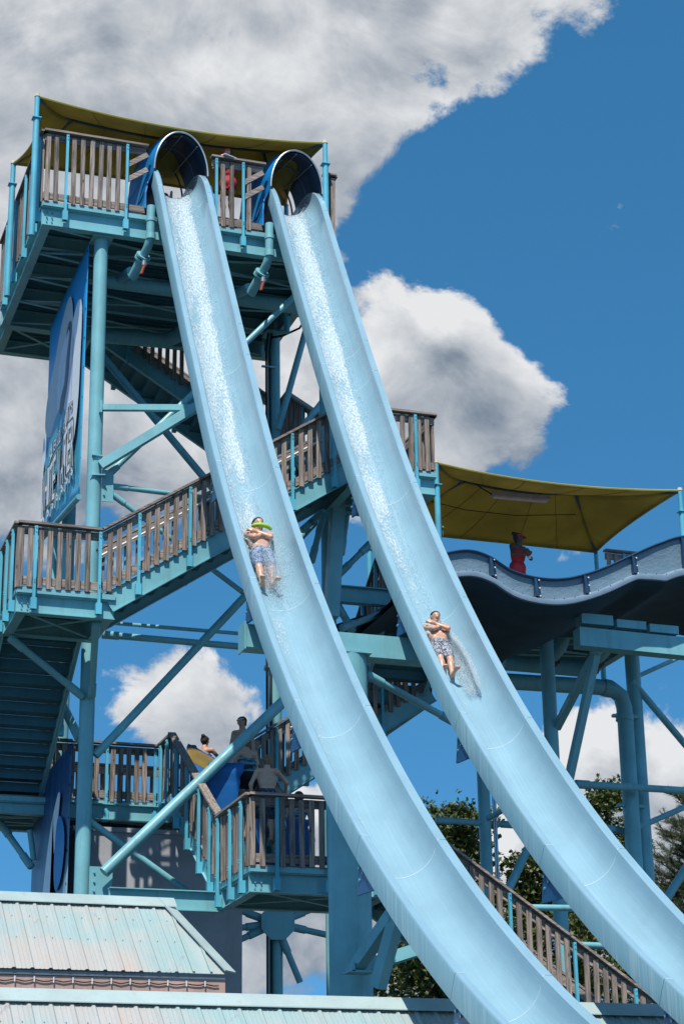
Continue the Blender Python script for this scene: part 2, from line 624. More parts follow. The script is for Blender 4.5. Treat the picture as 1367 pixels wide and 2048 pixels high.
def railing(label, p0, p1, h, out, posts=(), spacing=0.165, drop=0.03, post_drop=0.42, cat='railing', group=None,
            handrail=False, skip=(), cap=True, first=0.06, last=0.0, shade=None):
    """wooden guard rail from p0 to p1 (deck level), pickets on the side `out`"""
    p0, p1, out = Vector(p0), Vector(p1), Vector(out)
    t = thing('wooden_railing', p0, label, cat, group)
    d = p1 - p0
    L = Vector((d.x, d.y, 0)).length
    uh = Vector((d.x, d.y, 0)) / L
    rise = d.z / L
    wm = 'wood_x' if abs(uh.x) > abs(uh.y) else 'wood_y'
    zup = Vector((0, 0, 1))
    rz = math.atan2(uh.y, uh.x)
    if cap:
        a, b = p0 + zup * h - uh * 0.03, p1 + zup * h + uh * 0.03
        MB().bar(a, b, 0.145, 0.04).build('cap_rail', wm, t, 0)
    o1 = -out * 0.045
    MB().bar(p0 + zup * (h - 0.115) + o1, p1 + zup * (h - 0.115) + o1, 0.038, 0.14).build('top_rail', wm, t, 0)
    MB().bar(p0 + zup * 0.105 + o1, p1 + zup * 0.105 + o1, 0.038, 0.14).build('bottom_rail', wm, t, 0)
    n = int((L - first - last) / spacing)
    me = picket_mesh(h - 0.06 + drop)
    for i in range(n + 1):
        s = first + i * spacing
        if any(a < s < b for a, b in skip):
            continue
        if any(abs(s - q) < 0.062 for q in posts):
            continue
        p = p0 + uh * s + zup * (rise * s - drop + random.uniform(-0.012, 0.012))
        place(me, 'picket', t, p, (random.uniform(-0.008, 0.008), random.uniform(-0.012, 0.012), rz + random.uniform(-0.03, 0.03)))
    for q in posts:
        p = p0 + uh * q + zup * (rise * q) + out * 0.055
        mb = MB()
        mb.bar(p - zup * post_drop, p + zup * (h - 0.06), 0.05, 0.05, up=out)
        mb.box(p - zup * (post_drop - 0.10) - out * 0.02, (0.10, 0.10, 0.20))
        ps = [p + zup * z + out * 0.02 for z in (h - 0.09, h - 0.16, 0.10, 0.06)] + [p - zup * (post_drop - z) + uh * s_ for z in (0.07, 0.15) for s_ in (-0.03, 0.03)]
        bolts(mb, ps, out, 0.011, 0.02)
        mb.build('post', 'steel_post', t, 30)
    if handrail:
        o2 = -out * 0.14
        k = 0.86 * h
        MB().path([p0 + o2 + zup * k, p1 + o2 + zup * k], 0.021, 8).build('handrail', 'white_pipe', t)
        for q in posts:
            p = p0 + uh * q + zup * (rise * q + k)
            MB().tube(p + o2, p, 0.012, n=6).build('handrail_bracket', 'white_pipe', t)
    return t


def platform(label, x0, x1, y0, y1, z, beam=0.40, ribs='x', cross=2, name='steel_platform'):
    """deck with a perimeter of I-beams, edge channel, ribbed deck pan and X bracing below"""
    t = thing(name, ((x0 + x1) / 2, (y0 + y1) / 2, z - beam - 0.12), label, 'platform')
    zb = z - 0.12 - beam / 2
    i = 0.10
    for a, b in (((x0, y0 + i), (x1, y0 + i)), ((x0, y1 - i), (x1, y1 - i))):
        MB().ibeam((a[0], a[1], zb), (b[0], b[1], zb), 0.17, beam).build('beam', 'steel', t, 0)
    for xx in (x0 + i, x1 - i):
        MB().ibeam((xx, y0 + 0.19, zb + 0.002), (xx, y1 - 0.19, zb + 0.002), 0.17, beam - 0.006).build('beam', 'steel', t, 0)
    # edge channel just under the deck boards
    e = MB()
    for a, b in (((x0, y0), (x1, y0)), ((x0, y1), (x1, y1))):
        e.bar((a[0], a[1], z - 0.075), (b[0], b[1], z - 0.075), 0.03, 0.09)
    for xx in (x0 + 0.0, x1 - 0.0):
        e.bar((xx, y0 + 0.02, z - 0.075), (xx, y1 - 0.02, z - 0.075), 0.03, 0.088)
    e.build('edge_channel', 'steel', t, 0)
    # deck pan, ribbed
    d = MB()
    prof = []
    per, n = 0.15, int((y1 - y0 - 0.06) / 0.15)
    yy = y0 + 0.03
    for k in range(n):
        for f, zz in ((0, 0), (0.25, 0), (0.4, -0.05), (0.85, -0.05), (1.0, 0)):
            prof.append((yy + (k + f) * per, z - 0.05 + zz))
    d.grid([[(x0 + 0.03, a, b) for a, b in prof], [(x1 - 0.03, a, b) for a, b in prof]])
    d.build('deck_pan', 'dark_deck', t, 0)
    MB().box(((x0 + x1) / 2, (y0 + y1) / 2, z - 0.014), (x1 - x0 - 0.04, y1 - y0 - 0.04, 0.024)).build('deck_boards', 'wood_x', t, 0)
    for k in range(1, cross + 1):
        yy = y0 + (y1 - y0) * k / (cross + 1)
        MB().ibeam((x0 + 0.2, yy, zb + 0.05), (x1 - 0.2, yy, zb + 0.05), 0.12, beam - 0.12).build('joist', 'steel', t, 0)
    for k in range(cross + 1):
        ya, yb = y0 + 0.2 + (y1 - y0 - 0.4) * k / (cross + 1), y0 + 0.2 + (y1 - y0 - 0.4) * (k + 1) / (cross + 1)
        for (a, b), dz in ((((x0 + 0.2, ya), (x1 - 0.2, yb)), 0.0), (((x1 - 0.2, ya), (x0 + 0.2, yb)), 0.02)):
            MB().bar((*a, z - 0.12 - beam + 0.04 + dz), (*b, z - 0.12 - beam + 0.04 + dz), 0.07, 0.012).build('brace', 'steel', t, 0)
    bo = MB()
    for xx in (x0 + 0.1, x0 + 0.2):
        bolts(bo, [(xx, y0 + i - 0.012, zb + q) for q in (-0.1, 0, 0.1)], (0, -1, 0))
    bo.build('bolts', 'bolt', t)
    return t


def flight(label, p0, p1, width, side, steps, name='staircase'):
    """straight flight; p0 lower nosing edge, p1 upper, on the near stringer; side = horizontal unit vector to the far stringer"""
    p0, p1, side = Vector(p0), Vector(p1), Vector(side)
    t = thing(name, p0, label, 'staircase')
    d = p1 - p0
    hh = Vector((d.x, d.y, 0))
    run = hh / steps
    zup = Vector((0, 0, 1))
    for s_ in (0.0, width):
        o = side * s_ - zup * 0.17
        mb = MB()
        mb.bar(p0 + o, p1 + o, 0.014, 0.36)
        for sg in (0.173, -0.173):
            mb.bar(p0 + o, p1 + o, 0.085, 0.014, off=(0, sg))
        mb.build('stringer', 'steel', t, 0)
    wv = side * (width - 0.02)
    rz = d.z / steps
    tr = MB()
    u = hh.normalized()
    for a_, b_, nm, mt in ((None, None, 'tread', 'dark_deck'),):
        pass
    tb = MB()
    q0 = side * 0.01
    tb.prism([q0, q0 + run * 1.08, q0 + run * 1.08 - zup * 0.035, q0 - zup * 0.035], wv)
    tb.prism([q0 + run - zup * 0.005, q0 + run + u * 0.012 - zup * 0.005, q0 + run + u * 0.012 + zup * (rz - 0.04), q0 + run + zup * (rz - 0.04)], wv)
    me = tb.mesh('tread', smooth=0)
    me.materials.append(MATS['dark_deck'])
    for k in range(steps):
        place(me, 'tread', t, p0 + run * k + zup * (rz * (k + 0.0)))
    return t


def column(label, x, y, z0, z1, r, cap=0.40, conduits=False, mat='steel', group=None):
    t = thing('steel_column', (x, y, z0), label, 'column', group)
    MB().tube((x, y, z0), (x, y, z1), r, n=28).build('shaft', mat, t)
    if cap:
        MB().box((x, y, z1 + 0.012), (cap, cap, 0.024)).build('cap_plate', mat, t, 0)
    MB().box((x, y, z0 + 0.02), (r * 3.2, r * 3.2, 0.04)).build('base_plate', mat, t, 0)
    return t


def brace(label, p0, p1, r, ends=True, square=False, gusset=None, group=None, name='steel_brace'):
    p0, p1 = Vector(p0), Vector(p1)
    t = thing(name, p0, label, 'brace', group)
    d = (p1 - p0).normalized()
    if square:
        MB().bar(p0, p1, r * 2, r * 2).build('tube', 'steel', t, 0)
    else:
        MB().tube(p0, p1, r, n=16).build('tube', 'steel', t)
    if ends and not square:
        for p, s_ in ((p0, 1), (p1, -1)):
            MB().tube(p + d * s_ * 0.02, p + d * s_ * 0.32, r * 1.22, n=16).build('sleeve', 'steel', t)
    if gusset:
        c, (w, h) = Vector(gusset[0]), gusset[1]
        mb = MB().box(c, (w, 0.02, h))
        bolts(mb, [c + Vector((-w * 0.3, -0.01, h * q)) for q in (-0.3, 0, 0.3)], (0, -1, 0), 0.02)
        mb.build('gusset_plate', 'steel', t, 0)
    return t


# upper deck
UX0, UX1, UY0, UY1, UZ = 5.67, 11.55, 33.67, 38.45, 20.58
platform('topmost steel platform of the slide tower under a yellow canopy', UX0, UX1, UY0, UY1, UZ, 0.40, cross=3)
UH = 1.50
railing('grey wooden guard rail on the front of the topmost deck left of both slides', (UX0, UY0 - 0.02, UZ), (7.66, UY0 - 0.02, UZ), UH, (0, -1, 0), posts=(0.42, 1.60), spacing=0.172, last=0.25)
railing('grey wooden guard rail on the front of the topmost deck between the slide mouths', (9.0, UY0 - 0.02, UZ), (10.06, UY0 - 0.02, UZ), UH, (0, -1, 0), posts=(0.07, 0.62), spacing=0.172, last=0.22)
railing('short grey wooden guard rail at the right corner of the topmost deck', (11.33, UY0 - 0.02, UZ), (UX1, UY0 - 0.02, UZ), UH, (0, -1, 0), posts=(), spacing=0.11)
railing('long wooden guard rail on the left side of the topmost deck', (UX0 - 0.02, UY1, UZ), (UX0 - 0.02, UY0, UZ), UH, (-1, 0, 0),
        posts=(0.9, 2.0, 3.1, 4.2, 4.62), spacing=0.172)
railing('wooden guard rail on the right side of the topmost deck', (UX1, UY0, UZ), (UX1, UY1, UZ), UH, (1, 0, 0), posts=(1.0, 2.6), spacing=0.172)
railing('wooden guard rail at the back of the topmost deck', (UX0, UY1, UZ), (7.6, UY1, UZ), UH, (0, 1, 0), posts=(1.0,), spacing=0.172)
# diagonal boards beside each slide mouth
for i, xa in enumerate((7.48, 9.84)):
    t = thing('diagonal_board', (xa, 33.6, UZ), ('pair of slanted boards beside the left slide mouth', 'pair of slanted boards beside the right slide mouth')[i], 'board')
    for dz in (0.0, 0.33):
        MB().bar((xa - 0.20, 33.64, UZ + 0.68 + dz), (xa + 0.20, 33.64, UZ + 0.98 + dz), 0.038, 0.10).build('board', 'wood_x', t, 0)

# mid landing, low landing, end landing, back landings
platform('small landing on the left halfway up with wooden guard rail', 5.22, 6.90, 31.95, 33.45, 12.23, 0.34, cross=0)
LH = 1.12
railing('front guard rail of the left mid landing', (5.22, 31.93, 12.23), (6.62, 31.93, 12.23), LH, (0, -1, 0), posts=(0.27, 1.38), first=0.03)
railing('left side guard rail of the left mid landing', (5.20, 33.70, 12.23), (5.20, 31.95, 12.23), LH, (-1, 0, 0), posts=(0.35, 0.98, 1.55))
flight('front staircase rising right from the left mid landing behind both slides', (6.78, 31.99, 12.23), (11.15, 31.99, 15.14), 1.42, (0, 1, 0), 16)
railing('near guard rail of the front staircase', (6.66, 31.93, 12.23), (11.0, 31.93, 15.10), LH, (0, -1, 0), posts=(0.62, 1.52, 2.55, 3.4, 4.2), handrail=False, first=0.12, drop=0.06)
railing('far guard rail of the front staircase', (6.9, 33.45, 12.40), (11.1, 33.45, 15.14), LH, (0, 1, 0), posts=(0.5, 1.6, 2.7, 3.7), handrail=True, drop=0.06)
platform('small landing at the right end of the front staircase', 11.15, 12.86, 31.95, 33.45, 15.14, 0.34, cross=0)
railing('guard rail on the front of the right mid landing', (11.0, 31.93, 15.14), (12.86, 31.93, 15.14), LH, (0, -1, 0), posts=(0.3, 0.95, 1.45), first=0.05)
railing('guard rail on the right side of the right mid landing', (12.84, 31.95, 15.14), (12.84, 33.5, 15.14), LH, (1, 0, 0), posts=(0.75,))
flight('staircase climbing away behind the right mid landing', (11.90, 33.5, 15.14), (11.90, 37.9, 18.0), 1.2, (1, 0, 0), 16)
railing('dark left guard rail of the staircase climbing away', (11.88, 33.5, 15.14), (11.88, 37.9, 18.0), LH, (-1, 0, 0), posts=(0.8, 2.0, 3.2))
railing('right guard rail of the staircase climbing away', (13.1, 33.5, 15.14), (13.1, 37.9, 18.0), LH, (1, 0, 0), posts=(0.8, 2.0, 3.2))
platform('shaded back landing below the topmost deck', 11.9, 13.2, 37.9, 40.0, 18.0, 0.30, cross=0)
railing('guard rail on the left of the shaded back landing', (11.88, 37.9, 18.0), (11.88, 38.6, 18.0), LH, (-1, 0, 0), posts=())
flight('dark staircase descending right behind the topmost deck', (11.9, 38.66, 18.0), (7.7, 38.66, 20.58), 1.3, (0, 1, 0), 15)
railing('dark near guard rail of the staircase behind the topmost deck', (11.88, 38.6, 18.0), (7.7, 38.6, 20.58), LH, (0, -1, 0), posts=(0.6, 2.0, 3.4))
railing('dark far guard rail of the staircase behind the topmost deck', (11.88, 40.0, 18.0), (7.7, 40.0, 20.58), LH, (0, 1, 0), posts=(0.6, 2.0, 3.4))
platform('narrow top landing joining the deck to the back staircase', 5.8, 7.7, 38.5, 40.0, 20.58, 0.30, cross=0)
railing('short guard rail at the back of the top landing', (7.7, 40.0, 20.58), (5.8, 40.0, 20.58), LH, (0, 1, 0), posts=(0.5,))
flight('broad staircase seen from below descending away from the left mid landing', (5.24, 37.4, 9.65), (5.24, 33.5, 12.23), 1.38, (1, 0, 0), 14)
railing('left guard rail of the staircase behind the left mid landing', (5.2, 37.4, 9.65), (5.2, 33.7, 12.2), LH, (-1, 0, 0), posts=(0.8, 2.0, 3.2))
railing('right guard rail of the staircase behind the left mid landing', (6.66, 37.4, 9.65), (6.66, 34.3, 11.7), LH, (1, 0, 0), posts=(0.8, 2.0))
platform('shaded back landing at fence height behind the left column', 5.0, 10.3, 36.42, 38.2, 9.65, 0.22, cross=1)
railing('dark wooden fence along the shaded back landing', (6.75, 36.40, 9.65), (8.78, 36.40, 9.65), 1.08, (0, -1, 0), posts=(1.02, 1.95), spacing=0.155)
railing('far guard rail of the shaded back landing', (10.3, 38.2, 9.65), (5.0, 38.2, 9.65), 1.08, (0, 1, 0), posts=(1, 2.5, 4))
railing('short side rail at the head of the lower staircase', (8.80, 36.40, 9.65), (8.80, 35.46, 9.65), 1.08, (-1, 0, 0), posts=(0.3, 0.8), spacing=0.15)
platform('small landing at the foot of the crowded staircase', 8.82, 11.2, 30.3, 32.1, 7.40, 0.32, cross=0)
railing('front guard rail of the crowded lower landing', (8.82, 30.28, 7.40), (11.2, 30.28, 7.40), LH, (0, -1, 0), posts=(0.42, 1.28, 2.1), first=0.03)
railing('left guard rail of the crowded lower landing', (8.80, 32.1, 7.40), (8.80, 30.3, 7.40), LH, (-1, 0, 0), posts=(0.1, 0.85, 1.5), spacing=0.15)
flight('crowded staircase climbing away from the lower landing', (8.84, 32.1, 7.40), (8.84, 35.46, 9.65), 1.3, (1, 0, 0), 12)
railing('left guard rail of the crowded staircase', (8.80, 32.1, 7.40), (8.80, 35.46, 9.65), LH, (-1, 0, 0), posts=(0.45, 1.15, 2.0, 2.8), spacing=0.15)
railing('right guard rail of the crowded staircase', (10.18, 32.1, 7.40), (10.18, 35.46, 9.65), LH, (1, 0, 0), posts=(0.8, 1.7, 2.8), handrail=True)

# ------------------------------------------------------------------ columns and bracing of the slide tower
column('front left round column under the topmost deck', 6.88, 33.97, 0, 20.03, 0.135)
column('rear right round column with dark conduits under the topmost deck', 11.29, 37.05, 0, 20.03, 0.135)
column('front right round column hidden between the slides', 11.42, 33.97, 0, 20.03, 0.135)
column('rear left round column behind the banner', 7.02, 37.05, 0, 20.03, 0.135)
column('slim pipe column beside the rear left column', 6.80, 37.3, 0, 20.0, 0.06, 0)
MB().tube((11.29, 37.05, 12.62), (11.29, 37.05, 12.68), 0.22, n=24).build('flange', 'steel', bpy.data.objects['steel_column.001'])
t = thing('conduit', (11.1, 36.9, 6), 'dark cable conduits strapped to the rear right column', 'conduit')
for dx in (-0.21, -0.13):
    MB().path([(11.29 + dx, 36.90, 6), (11.29 + dx, 36.90, 19.6), (11.29 + dx + 0.05, 36.92, 20.0)], 0.022, 6).build('pipe', 'black', t)
for z in (19.2, 16.2, 13.2):
    MB().box((11.13, 36.9, z), (0.30, 0.06, 0.03)).build('clamp', 'galv', t, 0)
MB().path([(11.2, 36.9, 19.9), (11.35, 36.6, 19.82), (11.6, 36.2, 19.85), (11.72, 35.6, 20.1)], 0.025, 6).build('cable', 'black', t)

A = (6.88, 33.97)
brace('sunlit diagonal pipe rising right from the front left column to the topmost deck', (7.1, 33.97, 15.15), (11.25, 33.97, 19.95), 0.06, gusset=((7.12, 33.9, 14.95), (0.22, 0.62)))
brace('sunlit horizontal pipe right of the gusset on the front left column', (7.2, 33.97, 14.98), (11.4, 33.97, 14.9), 0.05)
brace('pipe falling right from the gusset on the front left column', (7.2, 33.97, 14.84), (11.3, 33.97, 12.1), 0.05)
t = thing('support_bracket', (7.0, 33.8, 15.2), 'sunlit triangular box-tube bracket on the front left column', 'bracket')
MB().bar((6.98, 33.84, 16.48), (8.75, 33.38, 16.50), 0.10, 0.115).build('arm', 'steel', t, 0)
MB().bar((6.96, 33.80, 15.30), (8.98, 33.22, 16.72), 0.13, 0.17).build('strut', 'steel', t, 0)
MB().prism([(6.76, 33.82, 15.10), (7.04, 33.74, 15.10), (7.0, 33.9, 15.10)], (0, 0, 0.02)).box((6.9, 33.85, 15.5), (0.2, 0.12, 0.02)).box((6.93, 33.85, 16.48), (0.05, 0.16, 0.24)).build('bracket_plate', 'steel', t, 0)
brace('dark diagonal pipe crossing behind the bracket', (7.600, 37.050, 19.048), (11.253, 37.050, 14.945), 0.078, False)
brace('dark diagonal pipe leaning from the rear right column up to the right', (11.121, 36.200, 17.474), (11.931, 36.200, 20.557), 0.068, False)
brace('short dark diagonal pipe low beside the rear right column', (11.242, 35.600, 17.028), (12.002, 35.600, 18.117), 0.068, False)
brace('thin dark horizontal pipe right of the left mid landing', (7.1, 33.97, 12.34), (10.9, 33.97, 12.34), 0.035, False)
brace('thick dark horizontal pipe right of the left mid landing', (7.1, 33.97, 12.11), (11.4, 33.97, 12.08), 0.062)
brace('dark diagonal pipe rising right below the left mid landing', (7.05, 33.97, 9.88), (11.3, 33.97, 14.85), 0.075, False)
brace('thick diagonal pipe bolted to the foot of the front left column, crossing the crowd', (7.13, 33.36, 7.72), (10.9, 33.36, 11.52), 0.10, False,
      gusset=((7.13, 33.60, 7.60), (0.40, 0.52)))
brace('dark diagonal pipe falling right in front of the grey wall', (7.0, 34.12, 8.75), (9.3, 34.12, 7.25), 0.062, False)
for i, (a, b, sq) in enumerate([((5.349, 33.300, 11.713), (6.78, 33.86, 10.9), 0), ((6.62, 32.15, 11.75), (6.92, 33.8, 10.9), 0)]):
    brace(('slanted strut from the left corner of the mid landing to the column', 'slanted strut from the right corner of the mid landing to the column')[i], a, b, 0.062, True)
brace('diagonal pipe behind the broad staircase at far left', (6.827, 35.000, 12.089), (6.454, 35.000, 11.631), 0.06, False)
brace('dappled diagonal pipe between the left columns', (6.749, 36.000, 11.441), (6.973, 35.000, 10.402), 0.085, False)
t = thing('steel_beam', (7.1, 32.3, 6.98), 'horizontal I-beam from the front left column to the lower landing', 'beam')
MB().ibeam((7.0, 32.34, 7.12), (8.95, 32.34, 7.12), 0.17, 0.34).build('beam', 'steel', t, 0)
t = thing('steel_beam', (7.3, 36.3, 9.2), 'shaded I-beam under the dark wooden fence', 'beam')
MB().ibeam((6.9, 36.36, 9.40), (9.0, 36.36, 9.40), 0.16, 0.30).build('beam', 'steel', t, 0)
# node of braces at the rear right column
nd = Vector((11.26, 36.95, 7.55))
t = thing('gusset_node', nd, 'dark gusset hub with four braces on the rear right column below the landing', 'bracket')
MB().prism([(nd.x + 0.36 * math.cos(k * math.pi / 4 + 0.4), nd.y - 0.16, nd.z + 0.36 * math.sin(k * math.pi / 4 + 0.4)) for k in range(8)], (0, 0.03, 0)).build('plate', 'steel', t, 0)
for a, lab in (((10.192, 36.900, 7.870), 'up left'), ((9.472, 36.900, 6.707), 'down left'), ((12.145, 36.900, 7.906), 'up right'), ((11.727, 36.900, 6.444), 'down right'), ((9.756, 36.900, 7.310), 'left'), ((12.290, 36.900, 7.356), 'right')):
    e = Vector(a)
    d = (e - nd).normalized()
    MB().tube(nd + d * 0.2, e, 0.062, n=12).tube(nd + d * 0.25, nd + d * 0.6, 0.078, n=12).build('strut', 'steel', t)
# far lower left: beams under the broad staircase and small struts
t = thing('steel_beam', (5.988, 37.600, 9.790), 'dark beam at the far left below the broad staircase', 'beam')
MB().ibeam((5.417, 37.600, 9.835), (6.896, 37.600, 9.859), 0.16, 0.36).build('beam', 'steel', t, 0)
brace('dark strut leaning left below the far left beam', (5.975, 37.400, 9.318), (6.543, 37.000, 8.423), 0.062, True)
brace('short dark strut below the far left beam', (6.478, 37.000, 9.123), (6.575, 37.000, 8.564), 0.055, False)

# slide support tower: one stout column and its cross beam
column('stout round column carrying the slide support beam', 9.42, 27.25, 0, 9.98, 0.31, 0.62)
t = thing('slide_support_beam', (9.2, 27.2, 10.0), 'sunlit box beam on the stout column carrying both slides', 'beam')
MB().bar((7.809, 27.250, 10.151), (10.696, 27.250, 10.143), 0.32, 0.35).build('beam', 'steel', t, 0)
MB().box((7.802, 27.250, 10.150), (0.02, 0.36, 0.42)).build('end_plate', 'steel', t, 0)
t = thing('steel_beam', (11.544, 33.900, 13.233), 'dark bolted I-beam between the slides right of the front right column', 'beam')
mb = MB().ibeam((11.544, 33.900, 13.253), (13.339, 33.900, 13.264), 0.18, 0.33)
bolts(mb, [Vector((11.594, 33.900, 13.257)) + Vector((0, -0.01, dz)) for dz in (-0.08, 0, 0.08)], (0, -1, 0), 0.02)
mb.build('beam', 'steel', t, 0)
brace('dark strut rising right above the bolted beam', (11.624, 34.000, 13.670), (12.303, 34.000, 14.392), 0.06)
brace('dark strut falling right below the bolted beam', (11.575, 34.000, 13.118), (11.905, 34.000, 12.555), 0.06)
brace('dark pipe rising right below the bolted beam', (11.544, 33.700, 12.505), (12.699, 33.700, 13.026), 0.06)
brace('dark leaning box strut between the slides', (11.476, 33.200, 16.415), (11.202, 33.200, 12.549), 0.12, False, True)
brace('dark thin strut rising right beside the leaning box strut', (11.518, 33.500, 13.895), (11.719, 33.500, 15.173), 0.055)
brace('short pipe strut left of the leaning box strut', (10.766, 33.600, 14.332), (11.146, 33.600, 14.712), 0.055)
brace('long thin strut left of the leaning box strut', (11.022, 33.800, 13.797), (11.261, 33.800, 14.724), 0.06)
brace('pipe strut falling right from the stout column top', (9.718, 27.200, 9.731), (11.389, 27.800, 9.232), 0.055)
for i, (a, b) in enumerate([((9.241, 26.600, 5.282), (9.459, 25.600, 5.893)), ((9.329, 25.900, 4.962), (9.518, 25.500, 5.980)), ((9.549, 26.800, 5.386), (10.227, 26.400, 5.593))]):
    brace(('box strut rising from the stout column to the left slide', 'upright box strut right of the stout column', 'box strut running right behind the stout column')[i], a, b, 0.085, False, True)
MBt = thing('bracket_seat', (9.256, 26.500, 5.236), 'small ledge plate on the stout column under a strut', 'bracket')
MB().box((9.271, 26.520, 5.239), (0.36, 0.3, 0.03)).build('plate', 'steel', MBt, 0)
MB().box((9.155, 26.520, 5.297), (0.04, 0.3, 0.12)).build('rib', 'steel', MBt, 0)

# ------------------------------------------------------------------ the two speed slides
ST = [(36.0, 22.0), (35.3, 22.0), (34.69, 22.0), (34.30, 21.95), (33.94, 21.80), (33.63, 21.56), (33.39, 21.25), (33.15, 20.83), (32.3, 19.32), (31.07, 17.20), (30.58, 16.38),
      (28.84, 13.59), (26.88, 10.98), (24.72, 8.55), (22.16, 6.24), (19.32, 4.28), (16.6, 2.95), (13.6, 2.05), (10.5, 1.55)]


def catmull(pts, n):
    out = []
    P = [Vector((0, a, b)) for a, b in pts]
    for i in range(len(P) - 1):
        p0, p1, p2, p3 = P[max(i - 1, 0)], P[i], P[i + 1], P[min(i + 2, len(P) - 1)]
        m1 = (p2 - p0) * ((p2 - p1).length / max((p2 - p0).length, 1e-6))
        m2 = (p3 - p1) * ((p2 - p1).length / max((p3 - p1).length, 1e-6))
        k = max(2, int((p2 - p1).length / n))
        for j in range(k):
            t = j / k
            out.append(p1 * (2 * t**3 - 3 * t**2 + 1) + m1 * (t**3 - 2 * t**2 + t) + p2 * (-2 * t**3 + 3 * t**2) + m2 * (t**3 - t**2))
    out.append(P[-1])
    return out


CURVE = catmull(ST, 0.12)
ARC = [0.0]
for a, b in zip(CURVE, CURVE[1:]):
    ARC.append(ARC[-1] + (b - a).length)


def frame(s):
    """point, tangent and outward normal of the slide's lip line at arc length s"""
    s = min(max(s, 0), ARC[-1] - 1e-4)
    i = int(np.searchsorted(ARC, s, 'right')) - 1
    i = min(max(i, 0), len(CURVE) - 2)
    f = (s - ARC[i]) / (ARC[i + 1] - ARC[i])
    p = CURVE[i].lerp(CURVE[i + 1], f)
    a, b = CURVE[max(i - 1, 0)], CURVE[min(i + 2, len(CURVE) - 1)]
    c0 = (CURVE[i + 1] - a).normalized()
    c1 = (b - CURVE[i]).normalized()
    t = c0.lerp(c1, f).normalized()
    n = Vector((0, t.z, -t.y)) * 1.0
    if n.z < 0:
        n = -n
    return p, t, n


def s_at_y(y):
    k = min(range(len(CURVE)), key=lambda i: abs(CURVE[i].y - y))
    return ARC[k]


SEAMS = [s_at_y(y) for y in (33.25, 31.07, 30.58, 28.84, 26.88, 24.72, 22.16, 19.32, 16.2, 12.6)]
WI, LIP, RAD, WALL, SK = 1.10, 0.12, 0.43, 0.12, 0.30


def section():
    pts = [(0.0, -SK, 1), (0.0, -0.02, 1), (0.012, 0.0, 0), (LIP - 0.02, 0.0, 0), (LIP, -0.018, 0)]
    for k in range(0, 25):
        a = math.pi + math.pi * k / 24
        pts.append((WI / 2 + RAD * math.cos(a), -WALL + RAD * math.sin(a), 0))
    pts += [(WI - LIP, -0.018, 0), (WI - LIP + 0.02, 0.0, 0), (WI - 0.012, 0.0, 0), (WI, -0.02, 0), (WI, -SK, 1)]
    back = [(WI - 0.02, -SK, 1), (WI - 0.02, -0.03, 1), (WI - LIP + 0.03, -0.03, 1)]
    for k in range(0, 17):
        a = 2 * math.pi - math.pi * k / 16
        back.append((WI / 2 + (RAD + 0.03) * math.cos(a), -WALL + (RAD + 0.03) * math.sin(a), 1))
    back += [(LIP - 0.03, -0.03, 1), (0.02, -0.03, 1), (0.02, -SK, 1)]
    return pts + back


SECT = section()


def slide_section(x0, s0, s1, parent):
    n = max(3, int((s1 - s0) / 0.14))
    vs, fs, mi, uvs = [], [], [], []
    K = len(SECT)
    arc = [0.0]
    for a, b in zip(SECT, SECT[1:]):
        arc.append(arc[-1] + math.hypot(b[0] - a[0], b[1] - a[1]))
    for i in range(n + 1):
        s = s0 + (s1 - s0) * i / n
        p, t, nr = frame(s)
        for x, h, _ in SECT:
            vs.append((x0 + x, p.y + nr.y * h, p.z + nr.z * h))
    for i in range(n):
        for k in range(K):
            k2 = (k + 1) % K
            fs.append((i * K + k, i * K + k2, (i + 1) * K + k2, (i + 1) * K + k))
            mi.append(1 if SECT[k][2] and SECT[k2][2] else 0)
            ua, ub = s0 + (s1 - s0) * i / n, s0 + (s1 - s0) * (i + 1) / n
            va, vb = arc[k], arc[k2] if k2 else arc[k] + 0.02
            uvs += [(ua, va), (ua, vb), (ub, vb), (ub, va)]
    fs += [tuple(range(K - 1, -1, -1)), tuple(range(n * K, n * K + K))]
    mi += [0, 0]
    uvs += [(s0, 0)] * (2 * K)
    o = root_loc(parent)
    me = bpy.data.meshes.new('trough_section')
    me.from_pydata([tuple(Vector(v) - o) for v in vs], [], fs)
    ul = me.uv_layers.new(name='UVMap')
    ul.data.foreach_set('uv', [c + x0 for uv in uvs for c in uv])
    me.materials.append(MATS['slide_gel'])
    me.materials.append(MATS['slide_skirt'])
    me.polygons.foreach_set('material_index', mi)
    me.polygons.foreach_set('use_smooth', [True] * len(fs))
    me.set_sharp_from_angle(angle=math.radians(40))
    place(me, 'trough_section', parent, o)


def arch(x0, y, zc, r, n=20, a0=0.0, a1=math.pi):
    return [Vector((x0 + WI / 2 + r * math.cos(a0 + (a1 - a0) * k / n), y, zc + r * 1.68 * math.sin(a0 + (a1 - a0) * k / n))) for k in range(n + 1)]


